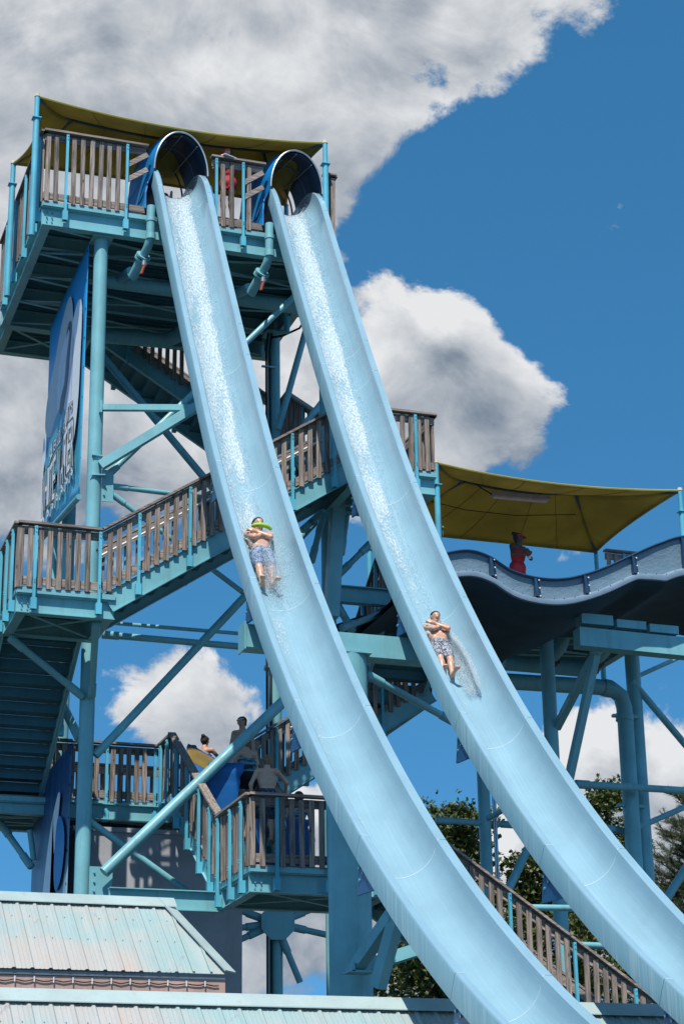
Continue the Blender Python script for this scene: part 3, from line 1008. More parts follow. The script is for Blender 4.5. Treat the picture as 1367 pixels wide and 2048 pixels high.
def make_slide(x0, label):
    t = thing('water_slide', (x0 + WI / 2, 33.4, 20.0), label, 'water slide')
    cuts = [0.0] + SEAMS + [ARC[-1] - 0.01]
    for a, b in zip(cuts, cuts[1:]):
        slide_section(x0, a + 0.004, b - 0.004, t)
    for s in SEAMS:      # pale sealant bead in the joint
        rows = []
        for ds in (-0.006, 0.006):
            p, tg, nr = frame(s + ds)
            rows.append([(x0 + x, p.y + nr.y * (h - 0.0), p.z + nr.z * (h - 0.0)) for x, h, _ in [(q[0], q[1] + 0.0025, 0) for q in SECT[2:32]]])
        MB().grid(rows).build('joint_bead', 'joint', t)
    # deep blue saddles under the joints
    for s in SEAMS[3:8]:
        p, tg, nr = frame(s + 0.06)
        p2, tg2, nr2 = frame(s + 0.80)
        xa, xb = x0 + 0.03, x0 + WI - 0.03
        A_ = p - nr * 0.30
        B_ = A_ + Vector((0, 0.10, -0.40))
        s2 = s + 0.1
        while s2 < s + 1.4 and (frame(s2)[0] - frame(s2)[2] * 0.28).z > B_.z - 0.03:
            s2 += 0.02
        pc, _, nc = frame(s2)
        q = [p - nr * 0.16, A_, B_, pc - nc * 0.28, pc - nc * 0.16]
        mb = MB().prism([(xa, a.y, a.z) for a in q], (0.03, 0, 0))
        sd = mb.build('saddle', 'saddle_blue', t, 0)
        MB().prism([(xb - 0.03, a.y, a.z) for a in q], (0.03, 0, 0)).build('saddle', 'saddle_blue', t, 0)
        for a in (p.lerp(p2, 0.10) - nr * 0.36, p.lerp(p2, 0.3) - nr * 0.35, p.lerp(p2, 0.22) - nr * 0.48):
            bolts(MB(), [(xa + 0.002, a.y, a.z)], (-1, 0, 0), 0.02, 0.02).build('bolt', 'bolt', sd)
    # canvas hood over the mouth
    def hz(y):
        return 21.58 + (y - 33.6) * 0.24

    hood, rows = MB(), []
    for y in (33.60, 34.1, 34.6, 35.1, 35.5):
        a = arch(x0, y, hz(y), 0.535 + 0.085 * min(1, (y - 33.6) / 0.45), 22)
        lo = hz(y) - (0.12 if y < 33.8 else 0.62)
        fl_ = 0.03 if y < 33.8 else 0.16
        rows.append([Vector((x0 + WI / 2 + 0.545 + fl_, y, lo))] + a + [Vector((x0 + WI / 2 - 0.545 - fl_, y, lo))])
    hood.grid(rows)
    h = hood.build('hood', 'hood_blue', t, 60, fix=False)
    cx_ = x0 + WI / 2
    MB().grid([[Vector((cx_ + (p.x - cx_) * 0.965, p.y + 0.01, hz(p.y) + (p.z - hz(p.y)) * 0.97)) for p in r[1:-1]] for r in rows]).build('hood_inner_shade', 'hood_inner_shade', h, 60, fix=False)  # added inner sheet, its dark colour paints the shade under the hood
    for y in (33.58, 34.5, 35.5):
        MB().path(arch(x0, y, hz(y), 0.54 if y < 33.7 else 0.51, 24), 0.020, 8).build('hood_hoop', 'galv' if y < 33.7 else 'frame_dark', h)
    for ang in (math.pi * 0.28, math.pi * 0.5, math.pi * 0.72):
        pt = [Vector((x0 + WI / 2 + 0.50 * math.cos(ang), y, hz(y) + 0.50 * 1.66 * math.sin(ang))) for y in (33.6, 35.5)]
        MB().path(pt, 0.014, 6).build('hood_bar', 'frame_dark', h)
    # blue entry tub below the hood
    pa = [(x0 - 0.16, 33.62, 20.70), (x0 - 0.16, 35.5, 20.70), (x0 - 0.16, 35.5, 21.7), (x0 - 0.08, 34.3, 21.7), (x0 - 0.02, 33.95, 21.6), (x0 - 0.16, 33.62, 21.05)]
    MB().prism(pa, (0.03, 0, 0)).build('side_panel', 'hood_blue', t, 0)
    pb = [(x0 + WI + 0.13 + (x0 - 0.16 - p[0]) * -1 * 0 , p[1], p[2]) for p in pa]
    MB().prism(pb, (0.03, 0, 0)).build('side_panel', 'hood_blue', t, 0)
    MB().box((x0 + WI / 2, 34.75, 20.80), (WI + 0.2, 1.4, 0.16)).build('entry_tub', 'saddle_blue', t, 0)
    q = [(33.66, 20.72), (33.66, 21.45), (33.5, 21.3), (33.36, 21.0), (33.26, 20.74), (33.34, 20.66)]
    for xx in (x0 + 0.035, x0 + WI - 0.065):
        MB().prism([(xx, a, b) for a, b in q], (0.03, 0, 0)).build('cheek_panel', 'saddle_blue', t, 0)
    return t


plain('joint', (0.50, 0.64, 0.70), 0.5)
plain('lamp_lens', (0.62, 0.58, 0.64), 0.3)
plain('trim_dark', (0.16, 0.19, 0.22), 0.5)
SX = (7.80, 10.18)
make_slide(SX[0], 'left of the two steep pale blue water slides falling from the tower')
make_slide(SX[1], 'right of the two steep pale blue water slides falling from the tower')

# feed pipes below the slide mouths
for i, x0 in enumerate(SX):
    t = thing('feed_pipe', (x0 - 0.15, 33.45, 20.5), ('vertical water pipe with flange and red valve handle below the left slide mouth', 'vertical water pipe with flange and red valve handle below the right slide mouth')[i], 'pipe')
    px, py = x0 - 0.08, 33.40
    MB().path([(px, py, 20.62), (px, py, 19.98), (px - 0.01, py + 0.03, 19.88), (px - 0.03, py + 0.11, 19.78), (px - 0.06, py + 0.22, 19.70), (px - 0.08, py + 0.32, 19.65)], 0.085, 14).build('pipe', 'steel', t)
    for za, zb in ((20.36, 20.28), (20.02, 19.90)):
        MB().tube((px, py, za), (px, py, zb), 0.098, n=14).build('coupling', 'steel', t)
    d = Vector((-0.22, 0.70, -0.52)).normalized()
    c = Vector((px - 0.065, py + 0.25, 19.68))
    f = MB().tube(c, c + d * 0.04, 0.15, n=20).tube(c + d * 0.07, c + d * 0.11, 0.15, n=20)
    bolts(f, [c + d.orthogonal().normalized().lerp(Vector((0, 0, 0)), 0) * 0.12], -d, 0.015, 0.03)
    f.build('flange', 'steel', t)
    MB().path([c + d * 0.1, c + d * 0.5, c + d * 0.6 + Vector((0, 0, 0.2)), (px - 0.2, 35.2, 19.9)], 0.10, 12).build('elbow', 'steel', t)
    v = MB().tube(c + Vector((0, -0.03, -0.12)), c + Vector((0, -0.03, -0.24)), 0.05, n=10)
    vv = v.build('valve', 'galv', t)
    MB().bar(c + Vector((0, -0.05, -0.24)), c + Vector((-0.07, -0.12, -0.47)), 0.05, 0.03).build('handle', 'red_plastic', vv, 0)
t = thing('water_main', (8.0, 35.2, 19.7), 'thick shaded water main running below the topmost deck', 'pipe')
MB().path([(7.2, 35.2, 19.82), (11.6, 35.2, 19.82)], 0.14, 16).build('pipe', 'steel', t)
MB().path([(7.380, 37.600, 19.770), (9.048, 37.600, 19.836), (9.287, 37.600, 19.987), (9.501, 37.600, 20.394), (9.6, 37.4, 19.9)], 0.16, 14).build('pipe', 'steel', t)

# ------------------------------------------------------------------ canopies


def canopy(label, x0, x1, y0, y1, z, zr, zdeck, inset, sag=0.22, group=None):
    t = thing('shade_canopy', (x0, y0, zdeck), label, 'canopy', group)
    ym = (y0 + y1) / 2
    P1, P2 = Vector((x0 + inset, ym, zr)), Vector((x1 - inset, ym, zr))
    cn = {'fl': Vector((x0, y0, z)), 'fr': Vector((x1, y0, z)), 'bl': Vector((x0, y1, z)), 'br': Vector((x1, y1, z))}

    def edge(a, b, inward, k):
        out = []
        for i in range(k + 1):
            u = i / k
            s_ = 4 * u * (1 - u)
            out.append(a.lerp(b, u) + Vector(inward) * (sag * s_) + Vector((0, 0, -0.35 * sag * s_)))
        return out

    fab = MB()

    def patch(bottom, top, k=8, bow=0.10):
        rows = []
        for j in range(k + 1):
            v = j / k
            rows.append([a.lerp(b, v) + Vector((0, 0, -bow * 4 * v * (1 - v))) for a, b in zip(bottom, top)])
        fab.grid(rows)

    n = 16
    fe, be = edge(cn['fl'], cn['fr'], (0, 1, 0), n), edge(cn['bl'], cn['br'], (0, -1, 0), n)
    le, re = edge(cn['fl'], cn['bl'], (1, 0, 0), n), edge(cn['fr'], cn['br'], (-1, 0, 0), n)
    ridge = [P1.lerp(P2, i / n) + Vector((0, 0, -0.10 * 4 * (i / n) * (1 - i / n))) for i in range(n + 1)]
    patch(fe, ridge)
    patch(be, ridge)
    patch(le, [P1] * (n + 1))
    patch(re, [P2] * (n + 1))
    fo = fab.build('fabric', 'canopy_yellow', t, 60)
    md = fo.modifiers.new('thick', 'SOLIDIFY')
    md.thickness = 0.008
    for j in (3, 6, 10, 13):       # stitched seams between fabric panels
        for ed in (fe, be):
            MB().path([ed[j].lerp(ridge[j], v / 6) + Vector((0, 0, -0.10 * 4 * (v / 6) * (1 - v / 6) - 0.012)) for v in range(7)], 0.007, 4).build('seam', 'canopy_seam', fo)
    for e in (fe, be, le, re):
        MB().path([p + Vector((0, 0, -0.012)) for p in e], 0.028, 6).build('hem', 'canopy_yellow', fo)
    for k, P in (('fl', P1), ('bl', P1), ('fr', P2), ('br', P2)):
        c = cn[k]
        MB().path([c + Vector((0, 0, -0.05)), c.lerp(P, 0.5) + Vector((0, 0, -0.03)), P + Vector((0, 0, -0.06))], 0.042, 10).build('arm', 'canopy_steel', t)
        MB().tube((c.x, c.y, zdeck - 0.9), (c.x, c.y, z - 0.5), 0.062, n=14).tube((c.x, c.y, z - 0.5), (c.x, c.y, z - 0.03), 0.05, n=14).box((c.x, c.y, z - 0.5), (0.17, 0.17, 0.02)).build('post', 'steel_post', t)
        MB().tube(c + Vector((0, 0, -0.02)), c + Vector((0, 0, 0.05)), 0.06, 0.045, 10).build('cap', 'canvas_cap', t)
    MB().path([p + Vector((0, 0, -0.05)) for p in ridge], 0.03, 8).build('ridge_pipe', 'canopy_steel', t)
    return t, P1, P2


plain('canopy_seam', (0.20, 0.15, 0.03), 0.9)
plain('canopy_steel', (0.045, 0.12, 0.16), 0.5)
plain('canvas_cap', (0.55, 0.50, 0.36), 0.8)
canopy('large yellow shade canopy over the topmost deck', 5.45, 11.31, 33.50, 36.16, 22.72, 23.18, 20.58, 0.92)
c2, Q1, Q2 = canopy('yellow shade canopy over the right hand tower platform', 14.30, 19.90, 35.5, 39.66, 16.85, 17.42, 14.40, 1.45)
# strip lamp under the right canopy
la, lb = Vector((16.251, 37.200, 16.988)), Vector((17.602, 37.200, 17.017))
t = thing('strip_lamp', (la + lb) / 2, 'grey fluorescent strip lamp hanging under the right canopy', 'lamp')
MB().bar(la, lb, 0.16, 0.09).build('housing', 'grey_lamp', t, 0)
MB().bar(la + Vector((0.05, 0, -0.06)), lb + Vector((-0.05, 0, -0.06)), 0.12, 0.04).build('diffuser', 'lamp_lens', t, 0)
MB().tube(la + Vector((0.1, 0, 0)), la + Vector((0.1, 0, 0.22)), 0.006, n=5).tube(lb + Vector((-0.2, 0, 0)), lb + Vector((-0.2, 0, 0.2)), 0.006, n=5).build('hanger', 'black', t)
MB().path([la, la + Vector((-0.25, 0, 0.12)), la + Vector((-0.5, 0, 0.33)), Q1 + Vector((0, 0, -0.1))], 0.014, 6).build('cable', 'black', t)
t = thing('slack_cable', (15.259, 38.000, 16.975), 'thin slack cable strung below the right canopy', 'cable')
MB().path([(15.166, 38.000, 16.988), (15.963, 38.000, 16.874), (17.156, 38.000, 16.869), (18.625, 38.000, 17.046)], 0.010, 5).build('wire', 'black', t)
t = thing('slack_cable', (9.413, 35.400, 23.263), 'thin slack cable strung below the topmost canopy', 'cable')
MB().path([(9.195, 35.600, 23.349), (10.013, 35.600, 23.300), (10.563, 35.600, 23.359)], 0.010, 5).build('wire', 'black', t)

# ------------------------------------------------------------------ banners on the tower's left face


def banner(label, y0, y1, z0, z1, x, tone, cut=0.0, ragged=True):
    t = thing('vinyl_banner', (x, (y0 + y1) / 2, z0), label, 'banner')
    rows = []
    for j in range(25):
        v = j / 24
        row = []
        for i in range(25):
            u = i / 24
            y = y1 + (y0 - y1) * u
            zb = z0 + cut * (1 - u)
            z = zb + (z1 - zb) * v
            row.append((x + 0.02 * math.sin(u * 30 + v * 2) * (1 - v) - 0.05 * math.sin(v * 3.1) * math.sin(u * 3.1), y, z))
        rows.append(row)
    ob = MB().grid(rows).build('sheet', tone, t, 60)
    ob.modifiers.new('thick', 'SOLIDIFY').thickness = 0.004
    ey = MB()
    for k in range(9):
        ey.tube((x - 0.012, y0 + 0.07, z0 + 0.15 + (z1 - z0 - 0.3) * k / 8), (x - 0.02, y0 + 0.07, z0 + 0.15 + (z1 - z0 - 0.3) * k / 8), 0.022, n=8)
    ey.build('eyelets', 'black', t)
    return t


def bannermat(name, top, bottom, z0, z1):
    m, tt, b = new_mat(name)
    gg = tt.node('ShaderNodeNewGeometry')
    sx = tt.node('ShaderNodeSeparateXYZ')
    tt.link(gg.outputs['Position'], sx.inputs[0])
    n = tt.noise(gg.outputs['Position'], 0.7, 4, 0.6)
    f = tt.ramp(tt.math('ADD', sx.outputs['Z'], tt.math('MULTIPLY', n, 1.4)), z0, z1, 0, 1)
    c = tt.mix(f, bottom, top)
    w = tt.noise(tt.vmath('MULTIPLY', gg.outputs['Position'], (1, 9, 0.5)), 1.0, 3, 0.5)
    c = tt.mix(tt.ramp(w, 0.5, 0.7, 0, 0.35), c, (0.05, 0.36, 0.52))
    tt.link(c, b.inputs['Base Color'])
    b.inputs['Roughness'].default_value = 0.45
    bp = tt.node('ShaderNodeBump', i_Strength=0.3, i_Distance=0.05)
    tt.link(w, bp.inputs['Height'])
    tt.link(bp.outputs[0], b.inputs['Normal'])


bannermat('banner_blue', (0.008, 0.30, 0.68), (0.08, 0.42, 0.60), 16.0, 20.5)
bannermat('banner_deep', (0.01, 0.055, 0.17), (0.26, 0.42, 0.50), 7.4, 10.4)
plain('print_white', (0.82, 0.83, 0.84), 0.5, 0, 0.04)
plain('print_grey', (0.52, 0.55, 0.58), 0.5, 0, 0.06)
plain('print_lilac', (0.60, 0.63, 0.72), 0.5, 0, 0.06)
plain('print_dark', (0.07, 0.10, 0.13), 0.5)
plain('print_blue', (0.012, 0.22, 0.50), 0.5)
plain('print_teal', (0.08, 0.36, 0.48), 0.5)
plain('print_yellow', (0.55, 0.55, 0.12), 0.5)
BX = 6.66
bn = banner('tall blue printed banner on the left side of the tower with white wave lettering', 34.05, 37.95, 14.78, 20.0, BX, 'banner_blue', cut=0.55)


def print_patch(name, pts, mat, parent, lift, res=0.35):
    """flat printed shape on a banner, points as (y, z); smoothed outline"""
    n = len(pts)
    sm = []
    for i in range(n):
        p0, p1, p2, p3 = [Vector((*pts[(i + k) % n], 0)) for k in (-1, 0, 1, 2)]
        for j in range(5):
            t_ = j / 5
            sm.append(0.5 * ((2 * p1) + (p2 - p0) * t_ + (2 * p0 - 5 * p1 + 4 * p2 - p3) * t_**2 + (3 * p1 - p0 - 3 * p2 + p3) * t_**3))
    bm = bmesh.new()
    vs = [bm.verts.new((BX - 0.062 - lift, a.x, a.y)) for a in sm]
    bm.faces.new(vs)
    bmesh.ops.triangulate(bm, faces=bm.faces[:])
    o = root_loc(parent)
    for v in bm.verts:
        v.co -= o
    me = bpy.data.meshes.new(name)
    bm.to_mesh(me)
    bm.free()
    me.materials.append(MATS[mat])
    return place(me, name, parent, o)


# big white wave cloud with a grey shaded side, lilac swell, dark diver figure
print_patch('printed_cloud', [(36.9, 18.75), (36.3, 19.3), (35.6, 19.55), (35.2, 19.2), (35.05, 18.4), (35.2, 17.7), (35.9, 17.3), (36.6, 17.1), (37.3, 17.2), (37.75, 17.6), (37.6, 18.2)], 'print_grey', bn, 0.000)
print_patch('printed_swell', [(36.2, 18.6), (35.5, 18.9), (35.0, 18.5), (34.9, 17.6), (35.1, 16.9), (35.8, 16.7), (36.3, 17.2), (36.5, 18.0)], 'print_lilac', bn, 0.003)
print_patch('printed_foam', [(35.1, 18.75), (34.6, 19.0), (34.2, 18.7), (34.2, 17.6), (34.3, 16.7), (34.7, 15.95), (35.3, 15.8), (35.7, 16.2), (35.8, 16.75), (35.35, 17.05), (35.0, 17.6), (34.95, 18.2)], 'print_white', bn, 0.006)
print_patch('printed_sea', [(37.7, 16.6), (37.2, 17.0), (36.5, 17.35), (35.9, 17.3), (35.55, 16.9), (35.9, 16.2), (36.6, 15.9), (37.4, 15.9)], 'print_teal', bn, 0.009)
print_patch('printed_spray', [(37.85, 17.3), (37.6, 17.15), (37.55, 16.3), (37.75, 15.6), (37.9, 15.9)], 'print_white', bn, 0.009)
print_patch('printed_diver', [(36.05, 17.55), (35.75, 17.75), (35.6, 18.2), (35.35, 18.75), (35.55, 18.8), (35.75, 18.72), (35.45, 18.95), (35.18, 18.7), (35.3, 18.2), (35.4, 17.7), (35.65, 17.35), (35.9, 17.15), (36.15, 17.3)], 'print_dark', bn, 0.012)


def lettering(txt, y0, z0, y1, z1, h0, h1, mats, parent, lift, name):
    """words along the banner, growing from height h0 to h1, with an outline behind"""
    total = sum(0.55 if c == ' ' else (0.6 if c in "I'" else 1.0) for c in txt)
    acc = 0.0
    for c in txt:
        w = 0.55 if c == ' ' else (0.6 if c in "I'" else 1.0)
        u0, u1 = acc / total, (acc + w) / total
        acc += w
        if c == ' ':
            continue
        cu = bpy.data.curves.new('glyph', 'FONT')
        cu.body = c
        cu.fill_mode = 'FRONT'
        ob = bpy.data.objects.new('glyph', cu)
        for k, (mt, grow, lf) in enumerate(mats):
            cu.offset = grow
            dg = bpy.context.evaluated_depsgraph_get()
            COL.objects.link(ob)
            dg.update()
            me = bpy.data.meshes.new_from_object(ob.evaluated_get(dg))
            COL.objects.unlink(ob)
            xs = [v.co.x for v in me.vertices]
            ys = [v.co.y for v in me.vertices]
            xa, xb, yb = min(xs), max(xs), max(ys)
            if k == 0:
                ref = (xa, xb, yb)
            xa, xb, yb = ref
            o = root_loc(parent)
            for v in me.vertices:
                uu = u0 + (u1 - u0) * (0.06 + 0.88 * (v.co.x - xa) / max(xb - xa, 1e-3))
                hh = h0 + (h1 - h0) * uu + 0.05 * math.sin(uu * 18)
                v.co = Vector((BX - 0.062 - lift - lf, y0 + (y1 - y0) * uu, z0 + (z1 - z0) * uu + 0.06 * math.sin(uu * 9) + hh * v.co.y / yb)) - o
            me.materials.append(MATS[mt])
            place(me, name, parent, o)
        bpy.data.objects.remove(ob)


lettering('WHITE WATER', 37.75, 15.62, 34.50, 15.50, 0.78, 1.05, [('print_white', 0.0, 0.009), ('print_dark', 0.035, 0.006), ('print_yellow', 0.05, 0.003)], bn, 0.012, 'letter')
lettering("SILVER DOLLAR CITY'S", 37.0, 16.50, 34.75, 16.72, 0.26, 0.26, [('print_white', 0.0, 0.009), ('print_dark', 0.05, 0.006)], bn, 0.012, 'letter')
for k in range(7):
    y = 37.5 - k * 0.47
    print_patch('printed_curl', [(y + 0.22, 15.38), (y + 0.05, 15.56), (y - 0.16, 15.45), (y - 0.08, 15.36), (y + 0.02, 15.42), (y + 0.12, 15.28)], 'print_white', bn, 0.015)
    print_patch('printed_curl', [(y + 0.17, 15.385), (y + 0.05, 15.50), (y - 0.08, 15.44), (y + 0.05, 15.46), (y + 0.12, 15.34)], 'print_teal', bn, 0.019)
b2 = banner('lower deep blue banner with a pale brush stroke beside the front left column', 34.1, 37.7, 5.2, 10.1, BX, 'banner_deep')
print_patch('printed_stroke', [(36.4, 7.0), (36.1, 7.8), (35.6, 8.8), (35.0, 9.35), (34.75, 9.3), (34.9, 8.8), (35.2, 8.2), (35.3, 7.7), (35.5, 7.2), (35.0, 6.6), (34.2, 6.5), (34.15, 5.4), (36.8, 5.4)], 'print_white', b2, 0.0)
print_patch('printed_stroke', [(34.95, 8.85), (34.6, 8.9), (34.25, 8.6), (34.2, 8.2), (34.45, 7.75), (34.9, 7.65), (35.1, 8.1)], 'print_blue', b2, 0.003)
brace('dark pipe holding the bottom edge of the tall banner', (6.62, 34.0, 14.72), (6.62, 37.9, 15.2), 0.055, False)

# ------------------------------------------------------------------ grey building below the tower
t = thing('grey_building', (8.9, 37.0, 0), 'plain grey walled block below the shaded back landing', 'building')
MB().box((8.78, 37.2, 4.5), (3.2, 2.0, 9.0)).build('wall', 'grey_wall', t, 0)
MB().box((8.78, 37.2, 9.04), (3.3, 2.1, 0.08)).build('roof_edge', 'grey_wall', t, 0)

# ------------------------------------------------------------------ sheet metal roofs in the foreground


def roof(label, x0, x1, yr, zr, ye, ze, hip, name='metal_roof', below=True):
    """ridge along x at (yr, zr), eave towards the camera at (ye, ze); ribbed panels, ridge cap, eave trim"""
    t = thing(name, ((x0 + x1) / 2, (yr + ye) / 2, ze), label, 'roof')
    rib = 0.229
    n = int((x1 - x0) / rib)
    R, E = Vector((0, yr, zr)), Vector((0, ye, ze))
    dn = (E - R)
    nrm = Vector((0, -dn.z, dn.y)).normalized()
    if nrm.z < 0:
        nrm = -nrm
    panel = 4
    k = 0
    while k < n:
        mb = MB()
        m_ = min(panel, n - k)
        prof = []
        for j in range(m_):
            xx = x0 + (k + j) * rib
            prof += [(xx, 0.0), (xx + 0.02, 0.02), (xx + 0.045, 0.02), (xx + 0.065, 0.0), (xx + 0.115, 0.0), (xx + 0.122, 0.004), (xx + 0.132, 0.004), (xx + 0.139, 0.0), (xx + 0.17, 0.0), (xx + 0.177, 0.004), (xx + 0.187, 0.004), (xx + 0.194, 0.0)]
        prof += [(x0 + (k + m_) * rib, 0.0)]
        rows = []
        for u in (0.0, 1.0):
            row = []
            for px, h in prof:
                uu = u
                if hip and px > x1 - hip:
                    pass
                p = R + dn * uu
                row.append((px, p.y + nrm.y * (h + 0.002 * (k // panel % 2)), p.z + nrm.z * (h + 0.002 * (k // panel % 2))))
            rows.append(row)
        mb.grid(rows)
        ob = mb.build('roof_panel', 'roof_metal', t, 0, fix=False)
        sc = MB()
        for j in range(m_):
            for q in range(1, int(dn.length / 0.55)):
                p = R + dn * (q * 0.55 / dn.length) + nrm * 0.006
                sc.tube((x0 + (k + j) * rib + 0.155, p.y, p.z), (x0 + (k + j) * rib + 0.155, p.y + nrm.y * 0.008, p.z + nrm.z * 0.008), 0.008, n=6)
        if sc.v:
            sc.build('screw', 'galv', ob)
        k += panel
    xe = x0 + n * rib
    c = MB()
    a, b = R + nrm * 0.04, R + dn.normalized() * 0.22 + nrm * 0.055
    c.grid([[(x0 - 0.05, b.y, b.z - 0.012), (x0 - 0.05, b.y, b.z), (x0 - 0.05, a.y, a.z + 0.02), (x0 - 0.05, a.y + 0.2, a.z - 0.05)], [(xe + 0.12, b.y, b.z - 0.012), (xe + 0.12, b.y, b.z), (xe + 0.12, a.y, a.z + 0.02), (xe + 0.12, a.y + 0.2, a.z - 0.05)]])
    c.build('ridge_cap', 'roof_trim', t, 20)
    bk = MB()
    far = R + Vector((0, -dn.y, dn.z))
    bk.grid([[(x0, yr, zr - 0.02), (x0, far.y, far.z)], [(xe, yr, zr - 0.02), (xe, far.y, far.z)]])
    bk.build('back_slope', 'roof_trim', t, 0)
    return t, xe, R, E, nrm


# upper roof with a slanted right edge
x0, xr = 3.3, 6.72
r1, xe, R, E, nr = roof('weathered pale green upper metal roof with a slanted right edge', x0, 6.70, 26.48, 6.10, 25.0, 4.96, 0)
hipp = MB()
hx = 6.97
rows = []
prof = [(0.0, 0.0), (0.25, 0.0), (0.5, 0.0), (1.0, 0.0)]
hp = r1
# triangular hip-side panels continue the ribs down the slanted edge
rib = 0.229
for k in range(2):
    xa, xb = xe + k * rib, min(xe + (k + 1) * rib, hx)
    if xb - xa < 0.03:
        break
    ua, ub = (xa - xe) / (hx - xe), (xb - xe) / (hx - xe)
    dn = E - R
    q = [R + dn * ua, E, E, R + dn * ub]
    mb = MB().add([(xa, q[0].y, q[0].z), (xa, q[1].y, q[1].z), (xb, q[2].y, q[2].z), (xb, q[3].y, q[3].z)], [(0, 1, 2, 3)])
    mb.bar((xa + 0.03, q[0].y, q[0].z + 0.015), (xa + 0.03, q[1].y, q[1].z + 0.015), 0.03, 0.03)
    mb.build('roof_panel', 'roof_metal', hp, 0)
MB().bar((xe - 0.03, R.y, R.z + 0.03), (hx + 0.04, E.y - 0.02, E.z + 0.03), 0.17, 0.02, up=(0.3, -0.5, 0.8)).build('hip_flashing', 'roof_trim', hp, 0)
MB().grid([[(x0, E.y + 0.02, E.z - 0.015), (x0, E.y + 0.03, E.z - 0.065)], [(hx + 0.02, E.y + 0.02, E.z - 0.015), (hx + 0.02, E.y + 0.03, E.z - 0.065)]]).build('eave_trim', 'trim_dark', hp, 0)
MB().box(((x0 + hx) / 2, E.y + 0.20, E.z - 0.335), (hx - x0 - 0.02, 0.30, 0.52)).build('fascia', 'fascia_pink', hp, 0)
MB().box(((x0 + hx) / 2, E.y + 1.4, 2.3), (hx - x0 - 0.4, 2.2, 4.6)).build('wall', 'fascia_pink', hp, 0)
# string lights along the pink fascia
t = thing('string_lights', (5.2, E.y, E.z - 0.15), 'dark string of small clips and bulbs along the pink fascia', 'string lights')
pts = []
for k in range(60):
    x = x0 + (hx - x0 - 0.1) * k / 59
    pts.append((x, E.y + 0.03, E.z - 0.125 - 0.022 * abs(math.sin(k * math.pi / 4)) + random.uniform(-0.004, 0.004)))
MB().path(pts, 0.008, 5).build('wire', 'black', t)
for k in range(0, 60, 4):
    p = Vector(pts[k])
    MB().tube(p + Vector((0, -0.012, -0.035)), p + Vector((0, -0.012, 0.035)), 0.010, n=6).build('clip', 'white_pipe', t)
r2o, xe2, R2, E2, nr2 = roof('long pale green metal roof along the bottom edge with the slides passing over it', 2.4, 12.6, 21.55, 4.24, 19.4, 2.47, 0)
E2w = MB().box((7.5, 21.5, 1.5), (9.8, 3.4, 2.4)).build('wall', 'fascia_pink', r2o, 0)

# ------------------------------------------------------------------ right hand tower
platform('dark underside platform of the right hand tower', 14.4, 19.7, 35.6, 39.6, 14.40, 0.40, cross=3)
railing('wooden guard rail stub left on the right hand tower', (14.42, 39.6, 14.4), (14.42, 35.7, 14.4), 1.12, (-1, 0, 0), posts=(0.5, 2.0, 3.3))
railing('wooden guard rail at the far right of the right hand tower', (18.6, 36.6, 14.6), (20.2, 36.6, 14.6), 1.12, (0, -1, 0), posts=(0.4,))
column('dark front column of the right hand tower', 16.69, 35.75, 0, 13.85, 0.145)
column('dark rear right column of the right hand tower behind the thick pipe', 19.42, 37.3, 0, 13.85, 0.16)
column('dark rear left column of the right hand tower with conduits', 15.70, 37.0, 0, 13.85, 0.125)
t = thing('conduit', (15.95, 36.9, 0), 'pair of thin conduits beside the rear left column of the right hand tower', 'conduit')
for dx in (0.16, 0.205):
    MB().tube((15.70 + dx, 36.9, 0), (15.70 + dx, 36.9, 13), 0.022, n=6).build('pipe', 'galv', t)
t = thing('drain_pipe', (19.1, 37.0, 0), 'thick shaded water pipe with elbow and clamps on the right hand tower', 'pipe')
MB().path([(16.181, 37.000, 12.736), (18.422, 37.000, 12.772), (18.736, 37.000, 12.751), (18.938, 37.000, 12.613), (19.002, 37.000, 12.366), (19.010, 37.000, 11.985), (18.98, 37.0, 0)], 0.17, 18).build('pipe', 'steel', t)
MB().tube((18.538, 37.000, 12.770), (18.713, 37.000, 12.750), 0.19, n=18).build('coupling', 'steel', t)
MB().tube((19.004, 37.000, 12.224), (18.993, 37.000, 12.071), 0.19, n=18).build('coupling', 'steel', t)
for c in ((19.024, 37.000, 12.171), (19.002, 37.000, 10.253)):
    MB().box(c, (0.62, 0.10, 0.06)).build('clamp', 'steel', t, 0)
V0 = Vector((16.595, 33.300, 12.370))
t = thing('v_strut', V0, 'pair of dark box struts meeting in a point below the blue flume', 'strut')
MB().bar(V0, Vector((16.794, 35.700, 11.464)), 0.14, 0.14).build('strut', 'steel', t, 0)
MB().bar(V0, Vector((16.431, 34.600, 9.981)), 0.14, 0.14).build('strut', 'steel', t, 0)
MB().tube(V0 + Vector((0, -0.12, 0)), V0 + Vector((0, 0.12, 0)), 0.10, n=8).build('pin', 'steel', t)
t = thing('flume_support_beam', (17.227, 33.100, 12.484), 'dark box beam below the blue flume', 'beam')
MB().bar((16.090, 33.100, 12.531), (18.954, 33.100, 12.492), 0.30, 0.37).build('beam', 'steel', t, 0)
for a, b in ((1156, 1217), (1222, 1276), (1282, 1340)):
    pass
MB().box((16.481, 33.100, 12.893), (0.66, 0.3, 0.20)).build('packer', 'steel', t, 0)
MB().box((17.200, 33.100, 12.853), (0.62, 0.3, 0.16)).build('packer', 'steel', t, 0)
MB().box((17.895, 33.100, 12.821), (0.62, 0.3, 0.16)).build('packer', 'steel', t, 0)
